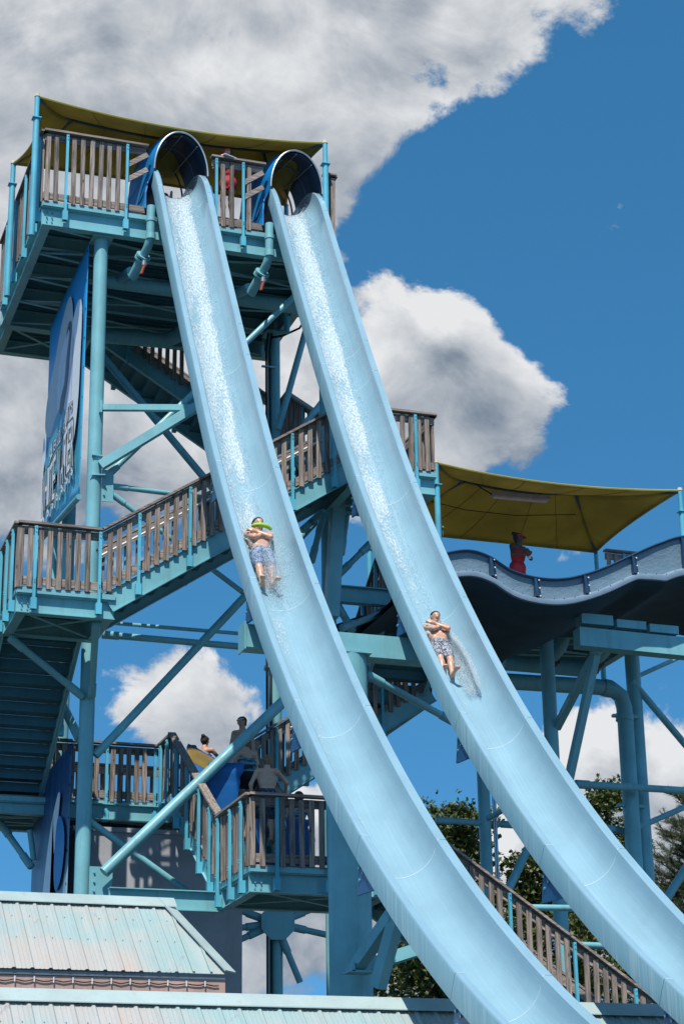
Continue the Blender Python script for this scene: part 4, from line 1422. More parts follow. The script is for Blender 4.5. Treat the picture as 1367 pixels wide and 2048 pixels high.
for i, (a, b, r) in enumerate([((19.326, 37.200, 13.025), (21.056, 37.200, 11.075), 0.075), ((17.506, 36.500, 10.524), (20.627, 36.500, 10.533), 0.075), ((14.629, 37.000, 9.732), (16.373, 37.000, 9.720), 0.062), ((15.716, 37.000, 9.789), (15.841, 36.000, 9.876), 0.055),
                               ((18.517, 37.200, 9.805), (19.007, 37.200, 9.746), 0.06), ((19.163, 37.200, 9.817), (20.768, 37.200, 10.518), 0.06), ((19.560, 37.500, 13.201), (21.497, 38.200, 14.175), 0.05),
                               ((15.684, 36.000, 8.159), (16.212, 36.000, 9.116), 0.085), ((19.928, 37.500, 8.420), (20.851, 37.500, 9.618), 0.09), ((13.924, 31.000, 7.013), (15.224, 31.000, 7.045), 0.055), ((14.811, 31.000, 6.418), (15.557, 31.000, 6.417), 0.055),
                               ((18.492, 38.500, 15.061), (15.743, 36.300, 13.281), 0.06)]):
    brace(['long dark brace falling to the right edge from the thick pipe', 'long dark horizontal pipe across the right hand tower', 'dark horizontal pipe left of the rear left column', 'short dark strut right of the rear left column',
           'short horizontal stub left of the thick pipe', 'dark brace rising right from the thick pipe', 'thin dark strut at the upper right corner of the right hand tower', 'dark leaning pipe behind the right slide above the lower staircase',
           'dark leaning pipe at the right edge before the pine', 'thin horizontal pipe behind the blue saddle of the right slide', 'thin horizontal pipe low between the slides', 'shaded diagonal under the right hand platform'][i], a, b, r, i in (1, 2, 4, 5))
# feed pipes hanging below the right hand platform
for i, (x, y) in enumerate(((1020, 1290), (1128, 1298), (1222, 1302))):
    c = Vector([(16.271, 36.600, 13.464), (17.502, 36.600, 13.476), (18.547, 36.600, 13.517)][i])
    t = thing('feed_pipe', c, ('left', 'middle', 'right')[i] + ' shaded elbow pipe hanging under the right hand platform', 'pipe')
    MB().path([c + Vector((0, 0, 0.75)), c + Vector((0, 0, 0.15)), c + Vector((-0.03, 0.1, 0.0)), c + Vector((-0.14, 0.3, -0.16)), c + Vector((-0.2, 0.5, -0.25))], 0.12, 12).build('pipe', 'steel', t)
    MB().tube(c + Vector((-0.15, 0.32, -0.15)), c + Vector((-0.18, 0.40, -0.2)), 0.2, n=16).build('flange', 'rust', t)
    MB().bar(c + Vector((-0.15, 0.3, -0.34)), c + Vector((-0.22, 0.22, -0.5)), 0.06, 0.04).build('handle', 'red_plastic', t, 0)
t = thing('water_main', (16.553, 37.800, 13.442), 'shaded water main under the right hand platform', 'pipe')
MB().path([(16.608, 37.800, 13.391), (18.665, 37.800, 13.383)], 0.17, 14).build('pipe', 'steel', t)

# ------------------------------------------------------------------ dark blue wave flume
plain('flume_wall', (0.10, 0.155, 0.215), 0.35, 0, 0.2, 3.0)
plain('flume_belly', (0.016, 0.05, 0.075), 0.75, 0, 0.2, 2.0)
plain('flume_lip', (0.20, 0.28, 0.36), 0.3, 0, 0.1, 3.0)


def flume_wall_mat():
    m, t, b = new_mat('flume_gel')
    g = t.node('ShaderNodeNewGeometry')
    n1 = t.noise(t.vmath('MULTIPLY', g.outputs['Position'], (1, 1, 1.8)), 9, 5, 0.6)
    n2 = t.noise(g.outputs['Position'], 26, 4, 0.6)
    t.link(t.mix(t.ramp(n1, 0.3, 0.7), (0.125, 0.195, 0.25), (0.155, 0.235, 0.295)), b.inputs['Base Color'])
    b.inputs['Roughness'].default_value = 0.38
    bp = t.node('ShaderNodeBump', i_Strength=0.35, i_Distance=0.04)
    t.link(t.math('ADD', n1, t.math('MULTIPLY', n2, 0.5)), bp.inputs['Height'])
    t.link(bp.outputs[0], b.inputs['Normal'])


flume_wall_mat()
FR = [(13.0, 14.10), (13.6, 14.36), (14.18, 14.56), (14.60, 14.63), (15.0, 14.54), (15.5, 14.28), (16.1, 14.19), (16.7, 14.25), (17.4, 14.50), (18.15, 14.88), (18.8, 15.20), (19.42, 15.42), (20.6, 15.55), (22.0, 15.4)]
FR = [(x * 32.4 / 34.6, 1.6 + (z - 1.6) * 32.4 / 34.6) for x, z in FR]
fl = thing('wave_flume', (16.0, 33.0, 12.8), 'dark blue wavy water flume in front of the right hand tower', 'water slide')
rim = []
for i in range(len(FR) - 1):
    p0, p1, p2, p3 = [Vector((*FR[min(max(i + k, 0), len(FR) - 1)], 0)) for k in (-1, 0, 1, 2)]
    for j in range(8):
        t_ = j / 8
        rim.append(0.5 * ((2 * p1) + (p2 - p0) * t_ + (2 * p0 - 5 * p1 + 4 * p2 - p3) * t_**2 + (3 * p1 - p0 - 3 * p2 + p3) * t_**3))
FY = 32.4


def wall_h(x):
    return 0.42 + (0.28 * min(1, max(0, (x - 17.05) / 0.6)) if x > 17.05 else 0)


def flume_strip(name, prof, mat, smooth=40):
    rows = []
    for p in rim:
        h = wall_h(p.x)
        rows.append([(p.x, FY + a, p.y + b * h + c) for a, b, c in prof])
    MB().grid(rows).build(name, mat, fl, smooth, fix=False)


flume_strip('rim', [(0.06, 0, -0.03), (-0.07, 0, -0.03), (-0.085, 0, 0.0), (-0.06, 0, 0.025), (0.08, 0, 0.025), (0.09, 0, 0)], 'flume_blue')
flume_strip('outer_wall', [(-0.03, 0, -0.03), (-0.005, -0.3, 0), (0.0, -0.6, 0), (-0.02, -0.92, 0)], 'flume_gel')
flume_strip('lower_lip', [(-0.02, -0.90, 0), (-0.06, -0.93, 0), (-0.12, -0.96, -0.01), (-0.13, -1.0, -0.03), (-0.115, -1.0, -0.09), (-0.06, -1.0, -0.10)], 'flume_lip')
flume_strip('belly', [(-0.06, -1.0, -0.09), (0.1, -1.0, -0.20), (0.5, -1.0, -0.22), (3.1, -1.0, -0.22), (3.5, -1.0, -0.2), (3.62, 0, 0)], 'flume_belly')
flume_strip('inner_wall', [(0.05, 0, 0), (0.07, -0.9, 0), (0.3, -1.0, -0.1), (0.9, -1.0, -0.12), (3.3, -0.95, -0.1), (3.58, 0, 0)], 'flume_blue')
for x in (14.065, 14.965, 15.92, 16.97, 18.07):
    k = min(rim, key=lambda p: abs(p.x - x))
    h = wall_h(x)
    mb = MB().prism([(k.x - 0.02, FY - 0.08, k.y - 0.02), (k.x - 0.02, FY - 0.03, k.y - 0.02), (k.x - 0.02, FY + 0.0, k.y - h + 0.03), (k.x - 0.02, FY - 0.14, k.y - h + 0.03)], (0.05, 0, 0))
    mb.prism([(k.x + 0.03, FY - 0.05, k.y - 0.03), (k.x + 0.10, FY - 0.015, k.y - 0.05), (k.x + 0.14, FY - 0.02, k.y - h + 0.02), (k.x + 0.03, FY - 0.12, k.y - h + 0.02)], (0, 0.01, 0))
    j = mb.build('joint_flange', 'flume_blue', fl, 0)
    for q in (0.12, 0.5, 0.88):
        bolts(MB(), [(k.x + 0.075, FY - 0.05 - 0.04 * q, k.y - h * q)], (0, -1, 0), 0.016, 0.025).build('bolt', 'white_pipe', j)
scr = MB()
for p in rim[::3]:
    bolts(scr, [(p.x, FY - 0.10, p.y - 0.96 * wall_h(p.x))], (0, -0.7, 0.7), 0.010, 0.012)
scr.build('screws', 'black', fl)

# ------------------------------------------------------------------ staircases on the right
flight('wooden railed staircase falling right from the crowded lower landing', (15.9, 30.36, 4.2), (11.2, 30.36, 7.40), 1.5, (0, 1, 0), 18)
railing('near guard rail of the lower right staircase', (11.2, 30.30, 7.40), (15.9, 30.30, 4.2), 1.14, (0, -1, 0), posts=(0.9, 2.02, 3.14, 4.2), drop=0.06)
railing('far guard rail of the lower right staircase', (11.2, 31.9, 7.40), (15.9, 31.9, 4.2), 1.14, (0, 1, 0), posts=(0.9, 2.02, 3.14, 4.2), drop=0.06)
flight('dark staircase rising right behind the slides to the right hand tower', (10.3, 36.4, 9.65), (14.4, 36.4, 12.35), 1.4, (0, 1, 0), 15)
railing('dark near guard rail of the staircase to the right hand tower', (10.3, 36.36, 9.65), (14.4, 36.36, 12.35), 1.12, (0, -1, 0), posts=(0.8, 1.9, 3.0), handrail=True)
railing('dark far guard rail of the staircase to the right hand tower', (10.3, 37.85, 9.65), (14.4, 37.85, 12.35), 1.12, (0, 1, 0), posts=(0.8, 1.9, 3.0), handrail=True)
platform('dark landing between the slides on the way to the right hand tower', 12.9, 14.4, 36.5, 39.2, 12.35, 0.30, cross=0)
railing('tall dark picket wall between the slides', (12.86, 39.2, 12.45), (12.86, 36.4, 12.45), 1.12, (-1, 0, 0), posts=(0.5, 1.2, 2.2), spacing=0.13)
flight('dark staircase climbing to the right hand tower behind the right slide', (12.9, 36.4, 12.4), (12.9, 34.0, 14.2), 1.3, (1, 0, 0), 10)
railing('dark sloping guard rail up to the right hand tower', (12.86, 36.4, 12.45), (12.86, 34.6, 13.8), 1.12, (-1, 0, 0), posts=(0.4, 1.2), spacing=0.13)

# ------------------------------------------------------------------ running water on the slides


def foam_mat():
    m, t, b = new_mat('foam')
    tcn = t.node('ShaderNodeTexCoord')
    uv = tcn.outputs['UV']                       # u metres along, v 0..1 across, edge fade in z
    at = t.node('ShaderNodeAttribute', attribute_name='dens')
    dens = at.outputs['Fac']
    n1 = t.noise(t.vmath('MULTIPLY', uv, (2.6, 9, 1)), 1.0, 6, 0.72, 2.0, 0.4)
    n2 = t.noise(t.vmath('MULTIPLY', uv, (13, 34, 1)), 1.0, 5, 0.72)
    n3 = t.noise(t.vmath('MULTIPLY', uv, (1.2, 2.0, 1)), 1.0, 3, 0.5)
    k = t.math('ADD', t.math('MULTIPLY', n1, 0.5), t.math('MULTIPLY', n2, 0.5))
    k = t.math('ADD', k, t.math('MULTIPLY', t.math('SUBTRACT', n3, 0.5), 0.35))
    a = t.ramp(t.math('ADD', k, t.math('MULTIPLY', t.math('SUBTRACT', dens, 0.5), 0.95)), 0.42, 0.68)
    a = t.math('MULTIPLY', a, t.ramp(dens, 0.0, 0.25))
    t.link(t.mix(t.ramp(n2, 0.35, 0.65), (0.50, 0.66, 0.72), (0.74, 0.81, 0.83)), b.inputs['Base Color'])
    b.inputs['Roughness'].default_value = 0.35
    b.inputs['Subsurface Weight'].default_value = 0.0
    bp = t.node('ShaderNodeBump', i_Strength=0.6, i_Distance=0.02)
    t.link(n2, bp.inputs['Height'])
    t.link(bp.outputs[0], b.inputs['Normal'])
    tr = t.node('ShaderNodeBsdfTransparent')
    mx = t.node('ShaderNodeMixShader')
    t.link(t.math('MULTIPLY', a, t.ramp(n2, 0.30, 0.68, 0.42, 0.80)), mx.inputs[0])
    t.link(tr.outputs[0], mx.inputs[1])
    t.link(b.outputs[0], mx.inputs[2])
    t.link(mx.outputs[0], t.n['Material Output'].inputs['Surface'])


foam_mat()
plain('droplet', (0.80, 0.86, 0.88), 0.2, 0, 0.05)


def trough_point(x0, s, ang, h=0.0):
    """point h above the trough skin; ang measured from the floor centre, + towards the right wall"""
    p, t, n = frame(s)
    r = RAD - h
    x = WI / 2 + r * math.sin(ang)
    d = -WALL - r * math.cos(ang)
    return Vector((x0 + x, p.y + n.y * d, p.z + n.z * d))


def stream(x0, label, s_end, seed, right_fn, gap):
    rnd = random.Random(seed)
    s0 = s_at_y(34.6)
    N = int((s_end - s0) / 0.05)
    M = 26
    vs, fs, dens, uvs = [], [], [], []
    for i in range(N + 1):
        s = s0 + (s_end - s0) * i / N
        ra = right_fn(s - s0) + 0.10 * mnoise.noise(Vector((s * 1.7, seed, 0))) + 0.05 * mnoise.noise(Vector((s * 6, seed, 3)))
        la = -0.75
        lowk = 1.0
        for (ga, gb) in gap:
            if ga < s < gb:
                lowk = 0.25
        for j in range(M + 1):
            f = j / M
            ang = la + (ra + 0.12 - la) * f
            hn = mnoise.noise(Vector((s * 4, ang * 9, seed))) * 0.6 + mnoise.noise(Vector((s * 12, ang * 20, seed + 5))) * 0.4
            vs.append(trough_point(x0, s, ang, 0.010 + 0.018 * max(0, hn + 0.3)))
            edge = min(1.0, max(0.0, (ra - ang) / 0.30)) * min(1.0, (ang - la) / 0.15)
            dens.append((0.05 + (0.80 - 0.35 * min(1, max(0, (s - s0 - 8) / 8))) * edge) * lowk * (0.80 + 0.35 * mnoise.noise(Vector((s * 0.9, ang * 2.0, seed + 9)))) if edge > 0 else 0.0)
    W1 = M + 1
    for i in range(N):
        for j in range(M):
            fs.append((i * W1 + j, i * W1 + j + 1, (i + 1) * W1 + j + 1, (i + 1) * W1 + j))
            for a, b in ((i, j), (i, j + 1), (i + 1, j + 1), (i + 1, j)):
                uvs += [a * 0.05 + seed, b / M * 0.6]
    o = vs[0]
    me = bpy.data.meshes.new('water')
    me.from_pydata([tuple(v - o) for v in vs], [], fs)
    me.uv_layers.new(name='UVMap').data.foreach_set('uv', uvs)
    me.attributes.new('dens', 'FLOAT', 'POINT').data.foreach_set('value', dens)
    me.polygons.foreach_set('use_smooth', [True] * len(fs))
    me.materials.append(MATS['foam'])
    tag(place(me, 'flowing_water', None, o), label, 'water', None, 'stuff')


OCT = [(1, 0, 0), (-1, 0, 0), (0, 1, 0), (0, -1, 0), (0, 0, 1), (0, 0, -1)]
OCTF = [(0, 2, 4), (2, 1, 4), (1, 3, 4), (3, 0, 4), (2, 0, 5), (1, 2, 5), (3, 1, 5), (0, 3, 5)]


def droplets(name, pts, label, smooth=0):
    mb = MB()
    for p, r in pts:
        mb.add([(p[0] + a * r, p[1] + b * r, p[2] + c * r) for a, b, c in OCT], OCTF)
    o = pts[0][0]
    tag(mb.build(name, 'droplet', None, 60, origin=o, fix=False), label, 'water', None, 'stuff')


S_RIDER = (s_at_y(27.22), s_at_y(25.84))     # heels of the two riders


def rfn_left(d):
    return 0.98 - 0.33 * min(1, d / 9.0) - 0.55 * min(1, max(0, (d - 9) / 12))


stream(SX[0], 'white foaming water running down the left slide', s_at_y(20.6), 3.0, rfn_left, [(S_RIDER[0] - 0.1, S_RIDER[0] + 0.45)])
stream(SX[1], 'white foaming water running down the right slide', s_at_y(20.9), 11.0, rfn_left, [(S_RIDER[1] - 0.1, S_RIDER[1] + 0.45)])
for i, x0 in enumerate(SX):
    rnd = random.Random(40 + i)
    pts = []
    s0 = s_at_y(34.3)
    s1 = S_RIDER[i] - 1.2
    for k in range(2600):
        s = s0 + (s1 - s0) * rnd.random()
        ra = rfn_left(s - s0)
        ang = ra - 0.10 + rnd.gauss(0, 0.12)
        pts.append((trough_point(x0, s, ang, 0.015 + abs(rnd.gauss(0, 0.035))), rnd.uniform(0.002, 0.0075)))
    for k in range(500):
        s = s0 + (s1 - s0) * rnd.random()
        ang = rnd.uniform(-0.5, rfn_left(s - s0))
        pts.append((trough_point(x0, s, ang, 0.02 + abs(rnd.gauss(0, 0.012))), rnd.uniform(0.002, 0.005)))
    droplets('spray', pts, ('fine spray along the water on the left slide', 'fine spray along the water on the right slide')[i])
    pts = []
    for k in range(11000 if i == 0 else 13000):
        s = S_RIDER[i] + rnd.gauss(-0.75, 0.55)
        if i == 0:
            ang = rnd.gauss(0.35, 0.42)
            h = 0.03 + abs(rnd.gauss(0, 0.10))
            if rnd.random() < 0.5:
                s = S_RIDER[i] + rnd.gauss(-0.35, 0.30)
                ang, h = rnd.gauss(0.1, 0.25), abs(rnd.gauss(0.12, 0.10))
        else:
            # a fan of water thrown up along the right of the rider
            u = rnd.random()
            s = S_RIDER[i] - 1.35 + 1.75 * u + rnd.gauss(0, 0.06)
            edge = 0.55 + 0.50 * math.sin(min(1, u * 1.05) * math.pi * 0.75)
            ang = 0.25 + (edge - 0.25) * (1 - rnd.random()**2) + rnd.gauss(0, 0.05)
            h = 0.02 + abs(rnd.gauss(0, 0.05)) + 0.08 * (ang > edge - 0.1)
        ang = max(-1.2, min(1.4, ang))
        pts.append((trough_point(x0, s, ang, min(h, 0.36)), rnd.uniform(0.0022, 0.0066)))
    droplets('splash', pts, ('splash of droplets around the rider on the left slide', 'fan of splashing droplets beside the rider on the right slide')[i])

# ------------------------------------------------------------------ people
plain('skin_light', (0.60, 0.35, 0.24), 0.33, 0, 0.08)
plain('skin_tan', (0.54, 0.30, 0.20), 0.5, 0, 0.08)
plain('skin_dark', (0.085, 0.048, 0.033), 0.5, 0, 0.1)
plain('hair_dark', (0.018, 0.013, 0.010), 0.6, 0, 0.3, 40)
plain('hair_brown', (0.055, 0.032, 0.02), 0.6, 0, 0.3, 40)
plain('hair_blond', (0.20, 0.125, 0.06), 0.6, 0, 0.3, 40)
plain('cloth_red', (0.42, 0.022, 0.035), 0.7)
plain('visor_red', (0.55, 0.07, 0.05), 0.6)
plain('cloth_dark', (0.025, 0.028, 0.035), 0.8)
plain('cloth_black', (0.012, 0.012, 0.016), 0.8)
plain('lime', (0.30, 0.52, 0.04), 0.5)
plain('white_cloth', (0.78, 0.78, 0.78), 0.6)
plain('eye', (0.02, 0.015, 0.012), 0.3)
plain('lip', (0.30, 0.10, 0.08), 0.5)


def patterned(name, a, b, scale, stretch=(1, 1, 1)):
    m, t, bs = new_mat(name)
    tcn = t.node('ShaderNodeTexCoord')
    n = t.noise(t.vmath('MULTIPLY', tcn.outputs['Object'], stretch), scale, 4, 0.65)
    t.link(t.mix(t.ramp(n, 0.44, 0.56), a, b), bs.inputs['Base Color'])
    bs.inputs['Roughness'].default_value = 0.7


patterned('print_shorts_blue', (0.05, 0.11, 0.22), (0.30, 0.36, 0.44), 30)
patterned('print_shorts_grey', (0.035, 0.045, 0.06), (0.38, 0.40, 0.44), 34)
patterned('print_red_white', (0.55, 0.12, 0.06), (0.70, 0.66, 0.60), 16)
patterned('stripes_teal', (0.01, 0.02, 0.03), (0.12, 0.30, 0.36), 2.2, (2, 2, 14))
patterned('plaid_dark', (0.012, 0.018, 0.03), (0.06, 0.09, 0.13), 22)


def surface_nets(val, h, org):
    ins = val < 0
    nx, ny, nz = val.shape
    cs = np.zeros((nx - 1, ny - 1, nz - 1), dtype=np.int8)
    for dx in (0, 1):
        for dy in (0, 1):
            for dz in (0, 1):
                cs += ins[dx:nx - 1 + dx, dy:ny - 1 + dy, dz:nz - 1 + dz]
    act = (cs > 0) & (cs < 8)
    ii, jj, kk = np.nonzero(act)
    idx = -np.ones(act.shape, dtype=np.int64)
    idx[ii, jj, kk] = np.arange(len(ii))
    acc = np.zeros((len(ii), 3))
    cnt = np.zeros(len(ii))
    C8 = [(a, b, c) for a in (0, 1) for b in (0, 1) for c in (0, 1)]
    for a in C8:
        for ax in range(3):
            if a[ax] == 1:
                continue
            b = list(a)
            b[ax] = 1
            va = val[ii + a[0], jj + a[1], kk + a[2]]
            vb = val[ii + b[0], jj + b[1], kk + b[2]]
            cr = (va < 0) != (vb < 0)
            t = np.where(cr, va / np.where(cr, va - vb, 1), 0)
            for q in range(3):
                acc[:, q] += np.where(cr, a[q] + (t if q == ax else 0), 0)
            cnt += cr
    pts = (np.stack([ii, jj, kk], 1) + acc / cnt[:, None]) * h + org
    faces = []
    for ax in range(3):
        sl0 = [slice(None)] * 3
        sl1 = [slice(None)] * 3
        sl0[ax] = slice(0, -1)
        sl1[ax] = slice(1, None)
        cr = ins[tuple(sl0)] != ins[tuple(sl1)]
        a, b, c = np.nonzero(cr)
        o = [(ax + 1) % 3, (ax + 2) % 3]
        P = np.stack([a, b, c], 1)
        ok = (P[:, o[0]] > 0) & (P[:, o[1]] > 0) & (P[:, o[0]] < act.shape[o[0]]) & (P[:, o[1]] < act.shape[o[1]])
        P = P[ok]
        fl = ins[P[:, 0], P[:, 1], P[:, 2]]
        q = []
        for d0, d1 in ((1, 1), (0, 1), (0, 0), (1, 0)):
            R = P.copy()
            R[:, o[0]] -= d0
            R[:, o[1]] -= d1
            q.append(idx[R[:, 0], R[:, 1], R[:, 2]])
        Q = np.stack(q, 1)
        Q[~fl] = Q[~fl][:, ::-1]
        faces.append(Q)
    return pts, np.concatenate(faces)


def sdf(prims, h=0.016, k=0.014, grow=0.0, cuts=()):
    """smooth union of tapered capsules (a, b, ra, rb); cuts are half spaces (point, normal) kept where (p-point).normal < 0"""
    A = np.array([[*p[0]] for p in prims])
    B = np.array([[*p[1]] for p in prims])
    ra = np.array([p[2] for p in prims]) + grow
    rb = np.array([p[3] for p in prims]) + grow
    mx = max(ra.max(), rb.max()) + 2.5 * h + 0.02
    lo = np.minimum(A, B).min(0) - mx
    hi = np.maximum(A, B).max(0) + mx
    n = np.ceil((hi - lo) / h).astype(int) + 1
    gx, gy, gz = [(lo[i] + np.arange(n[i]) * h).astype(np.float32) for i in range(3)]
    acc = np.zeros(n, dtype=np.float32)
    for a, b, r0, r1 in zip(A, B, ra, rb):
        m = max(r0, r1) + 7 * k
        l0 = np.maximum(np.floor((np.minimum(a, b) - m - lo) / h).astype(int), 0)
        h0 = np.minimum(np.ceil((np.maximum(a, b) + m - lo) / h).astype(int) + 1, n)
        X = gx[l0[0]:h0[0], None, None] - a[0]
        Y = gy[None, l0[1]:h0[1], None] - a[1]
        Z = gz[None, None, l0[2]:h0[2]] - a[2]
        d = b - a
        L = max(float(d @ d), 1e-9)
        t = np.clip((X * d[0] + Y * d[1] + Z * d[2]) / L, 0, 1)
        dist = np.sqrt((X - t * d[0])**2 + (Y - t * d[1])**2 + (Z - t * d[2])**2) - (r0 + (r1 - r0) * t)
        acc[l0[0]:h0[0], l0[1]:h0[1], l0[2]:h0[2]] += np.exp(np.clip(-dist / k, -30, 30))
    val = -k * np.log(np.maximum(acc, 1e-12))
    for c, nn in cuts:
        nn = Vector(nn).normalized()
        pl = (gx[:, None, None] - c[0]) * nn.x + (gy[None, :, None] - c[1]) * nn.y + (gz[None, None, :] - c[2]) * nn.z
        val = np.maximum(val, pl)
    return surface_nets(val, h, lo)


def organic(name, mat, parent, M, prims, **kw):
    pts, fc = sdf(prims, **kw)
    if len(pts) == 0:
        return None
    R = np.array(M.to_3x3())
    T = np.array(M.translation)
    w = pts @ R.T + T
    o = root_loc(parent)
    me = bpy.data.meshes.new(name)
    me.from_pydata((w - np.array(o)).tolist(), [], fc.tolist())
    if M.to_3x3().determinant() < 0:
        me.flip_normals()
    me.polygons.foreach_set('use_smooth', [True] * len(fc))
    me.materials.append(MATS[mat])
    return place(me, name, parent, o)


def ik(a, c, l1, l2, hint):
    a, c, hint = Vector(a), Vector(c), Vector(hint)
    d = c - a
    D = min(d.length, (l1 + l2) * 0.995)
    u = d.normalized()
    x = (l1 * l1 - l2 * l2 + D * D) / (2 * D)
    y = math.sqrt(max(l1 * l1 - x * x, 1e-6))
    hp = (hint - u * hint.dot(u))
    hp = hp.normalized() if hp.length > 1e-5 else u.orthogonal().normalized()
    return a + u * x + hp * y, a + u * D


def person(label, M, H, J, skin, hair, clothes, face=(0, 1, 0), hup=(0, 0, 1), hairstyle='short', res=0.017, female=False, extras=None, toes=False):
    """J: joints in body space (x right, y forward, z up), metres. M places body space in the world."""
    t = thing('person', M.translation, label, 'person')
    f, up = Vector(face).normalized(), Vector(hup).normalized()
    rt = f.cross(up).normalized()
    up = rt.cross(f).normalized()
    k = H / 1.75
    pr = []

    def cap(a, b, ra, rb):
        pr.append((Vector(a), Vector(b), ra * k, rb * k))

    pel, ch, nk, hd = [Vector(J[q]) for q in ('pel', 'chest', 'neck', 'head')]
    lat = (Vector(J['shR']) - Vector(J['shL'])).normalized()
    w = 0.9 if female else 1.0
    cap(pel - lat * 0.075 * k, pel + lat * 0.075 * k, 0.105, 0.105)
    cap(pel + (ch - pel) * 0.3 - lat * 0.05 * k, pel + (ch - pel) * 0.3 + lat * 0.05 * k, 0.098 * w, 0.098 * w)
    cap(pel + (ch - pel) * 0.7 - lat * 0.07 * k, pel + (ch - pel) * 0.7 + lat * 0.07 * k, 0.100 * w, 0.100 * w)
    cap(ch - lat * 0.095 * k * w, ch + lat * 0.095 * k * w, 0.100 * w, 0.100 * w)
    cap(Vector(J['shL']) + lat * 0.03 * k, Vector(J['shR']) - lat * 0.03 * k, 0.060 * w, 0.060 * w)
    cap(ch + (nk - ch) * 0.4, nk, 0.085 * w, 0.058 * w)
    cap(nk, hd - up * 0.03 * k, 0.055 * w, 0.054 * w)
    # head: skull, brow, jaw, nose, ears
    cap(hd - f * 0.022 * k + up * 0.022 * k, hd + f * 0.018 * k + up * 0.022 * k, 0.080, 0.076)
    cap(hd + f * 0.015 * k - up * 0.02 * k, hd + f * 0.040 * k - up * 0.075 * k, 0.066, 0.040)
    cap(hd + f * 0.086 * k + up * 0.008 * k, hd + f * 0.106 * k - up * 0.026 * k, 0.009, 0.014)
    for s_ in (-1, 1):
        cap(hd + rt * s_ * 0.078 * k + up * 0.012 * k - f * 0.012 * k, hd + rt * s_ * 0.078 * k - up * 0.022 * k - f * 0.008 * k, 0.015, 0.012)
    for sd, s_ in (('L', -1), ('R', 1)):
        sh, el, wr = [Vector(J[q + sd]) for q in ('sh', 'el', 'wr')]
        cap(sh, el, 0.050 * w, 0.038 * w)
        cap(el, wr, 0.040 * w, 0.027 * w)
        hdv = Vector(J.get('hand' + sd, (wr - el).normalized()))
        hdv.normalize()
        pn = Vector(J.get('palm' + sd, lat.cross(hdv)))
        pn = (pn - hdv * pn.dot(hdv)).normalized()
        ac = hdv.cross(pn)
        pc = wr + hdv * 0.055 * k
        cap(wr, pc - ac * 0.012 * k, 0.026, 0.026)
        cap(pc - ac * 0.022 * k, pc + ac * 0.022 * k, 0.022, 0.022)
        curl = J.get('curl', 0.5)
        for q, (o_, ln) in enumerate(((-0.030, 0.062), (-0.010, 0.074), (0.010, 0.070), (0.029, 0.055))):
            b0 = pc + hdv * 0.03 * k + ac * o_ * k
            b1 = b0 + (hdv * (1 - 0.3 * curl) + pn * 0.5 * curl).normalized() * ln * 0.55 * k
            b2 = b1 + (hdv * (1 - 1.2 * curl) + pn * 1.2 * curl).normalized() * ln * 0.5 * k
            cap(b0, b1, 0.0105, 0.0095)
            cap(b1, b2, 0.0095, 0.008)
        th = pc - ac * 0.03 * k * s_
        cap(th - hdv * 0.02 * k, th - ac * 0.03 * k * s_ + hdv * 0.03 * k, 0.013, 0.010)
        hip, kn, an, to = [Vector(J[q + sd]) for q in ('hip', 'kn', 'an', 'toe')]
        cap(hip, kn, 0.086 * w, 0.056 * w)
        cap(kn, kn.lerp(an, 0.35), 0.054 * w, 0.056 * w)
        cap(kn.lerp(an, 0.3), an, 0.056 * w, 0.034 * w)
        hl = an - (to - an).normalized() * 0.035 * k
        cap(hl, to, 0.036, 0.030)
        if toes:
            fd = (to - an).normalized()
            sl = lat
            for q in range(5):
                b0 = to + sl * (q - 2) * 0.017 * k
                cap(b0, b0 + fd * (0.052 - 0.004 * abs(q - (1 if s_ > 0 else 3))) * k, 0.0125, 0.010)
    body = organic('body', skin, t, M, pr, h=res, k=0.012 * k)
    # hair
    hp = [(hd - f * 0.024 * k + up * 0.028 * k, hd + f * 0.012 * k + up * 0.030 * k, 0.090 * k, 0.084 * k)]
    cutn = (f * 0.80 - up * 0.60).normalized()
    if hairstyle == 'short':
        organic('hair', hair, t, M, hp + [(hd - f * 0.03 * k, hd - f * 0.035 * k - up * 0.05 * k, 0.078 * k, 0.06 * k)], h=res * 0.8, k=0.01, cuts=[(hd + f * 0.030 * k + up * 0.012 * k, cutn)])
    elif hairstyle == 'bun':
        organic('hair', hair, t, M, hp + [(hd - f * 0.085 * k + up * 0.085 * k, hd - f * 0.105 * k + up * 0.10 * k, 0.045 * k, 0.04 * k), (hd - f * 0.05 * k - up * 0.02 * k, hd - f * 0.05 * k - up * 0.05 * k, 0.065 * k, 0.045 * k)],
                h=res * 0.8, k=0.008, cuts=[(hd + f * 0.030 * k + up * 0.012 * k, cutn)])
    elif hairstyle in ('long', 'pony'):
        ex = [(hd - f * 0.06 * k, hd - f * 0.09 * k - up * 0.10 * k, 0.075 * k, 0.06 * k), (hd - f * 0.09 * k - up * 0.10 * k, hd - f * 0.08 * k - up * 0.24 * k, 0.06 * k, 0.03 * k)]
        if hairstyle == 'long':
            ex += [(hd + rt * 0.06 * k * s_ - f * 0.03 * k, hd + rt * 0.075 * k * s_ - f * 0.03 * k - up * 0.17 * k, 0.04 * k, 0.03 * k) for s_ in (-1, 1)]
        organic('hair', hair, t, M, hp + ex, h=res * 0.8, k=0.01, cuts=[(hd + f * 0.032 * k + up * 0.012 * k, cutn)])
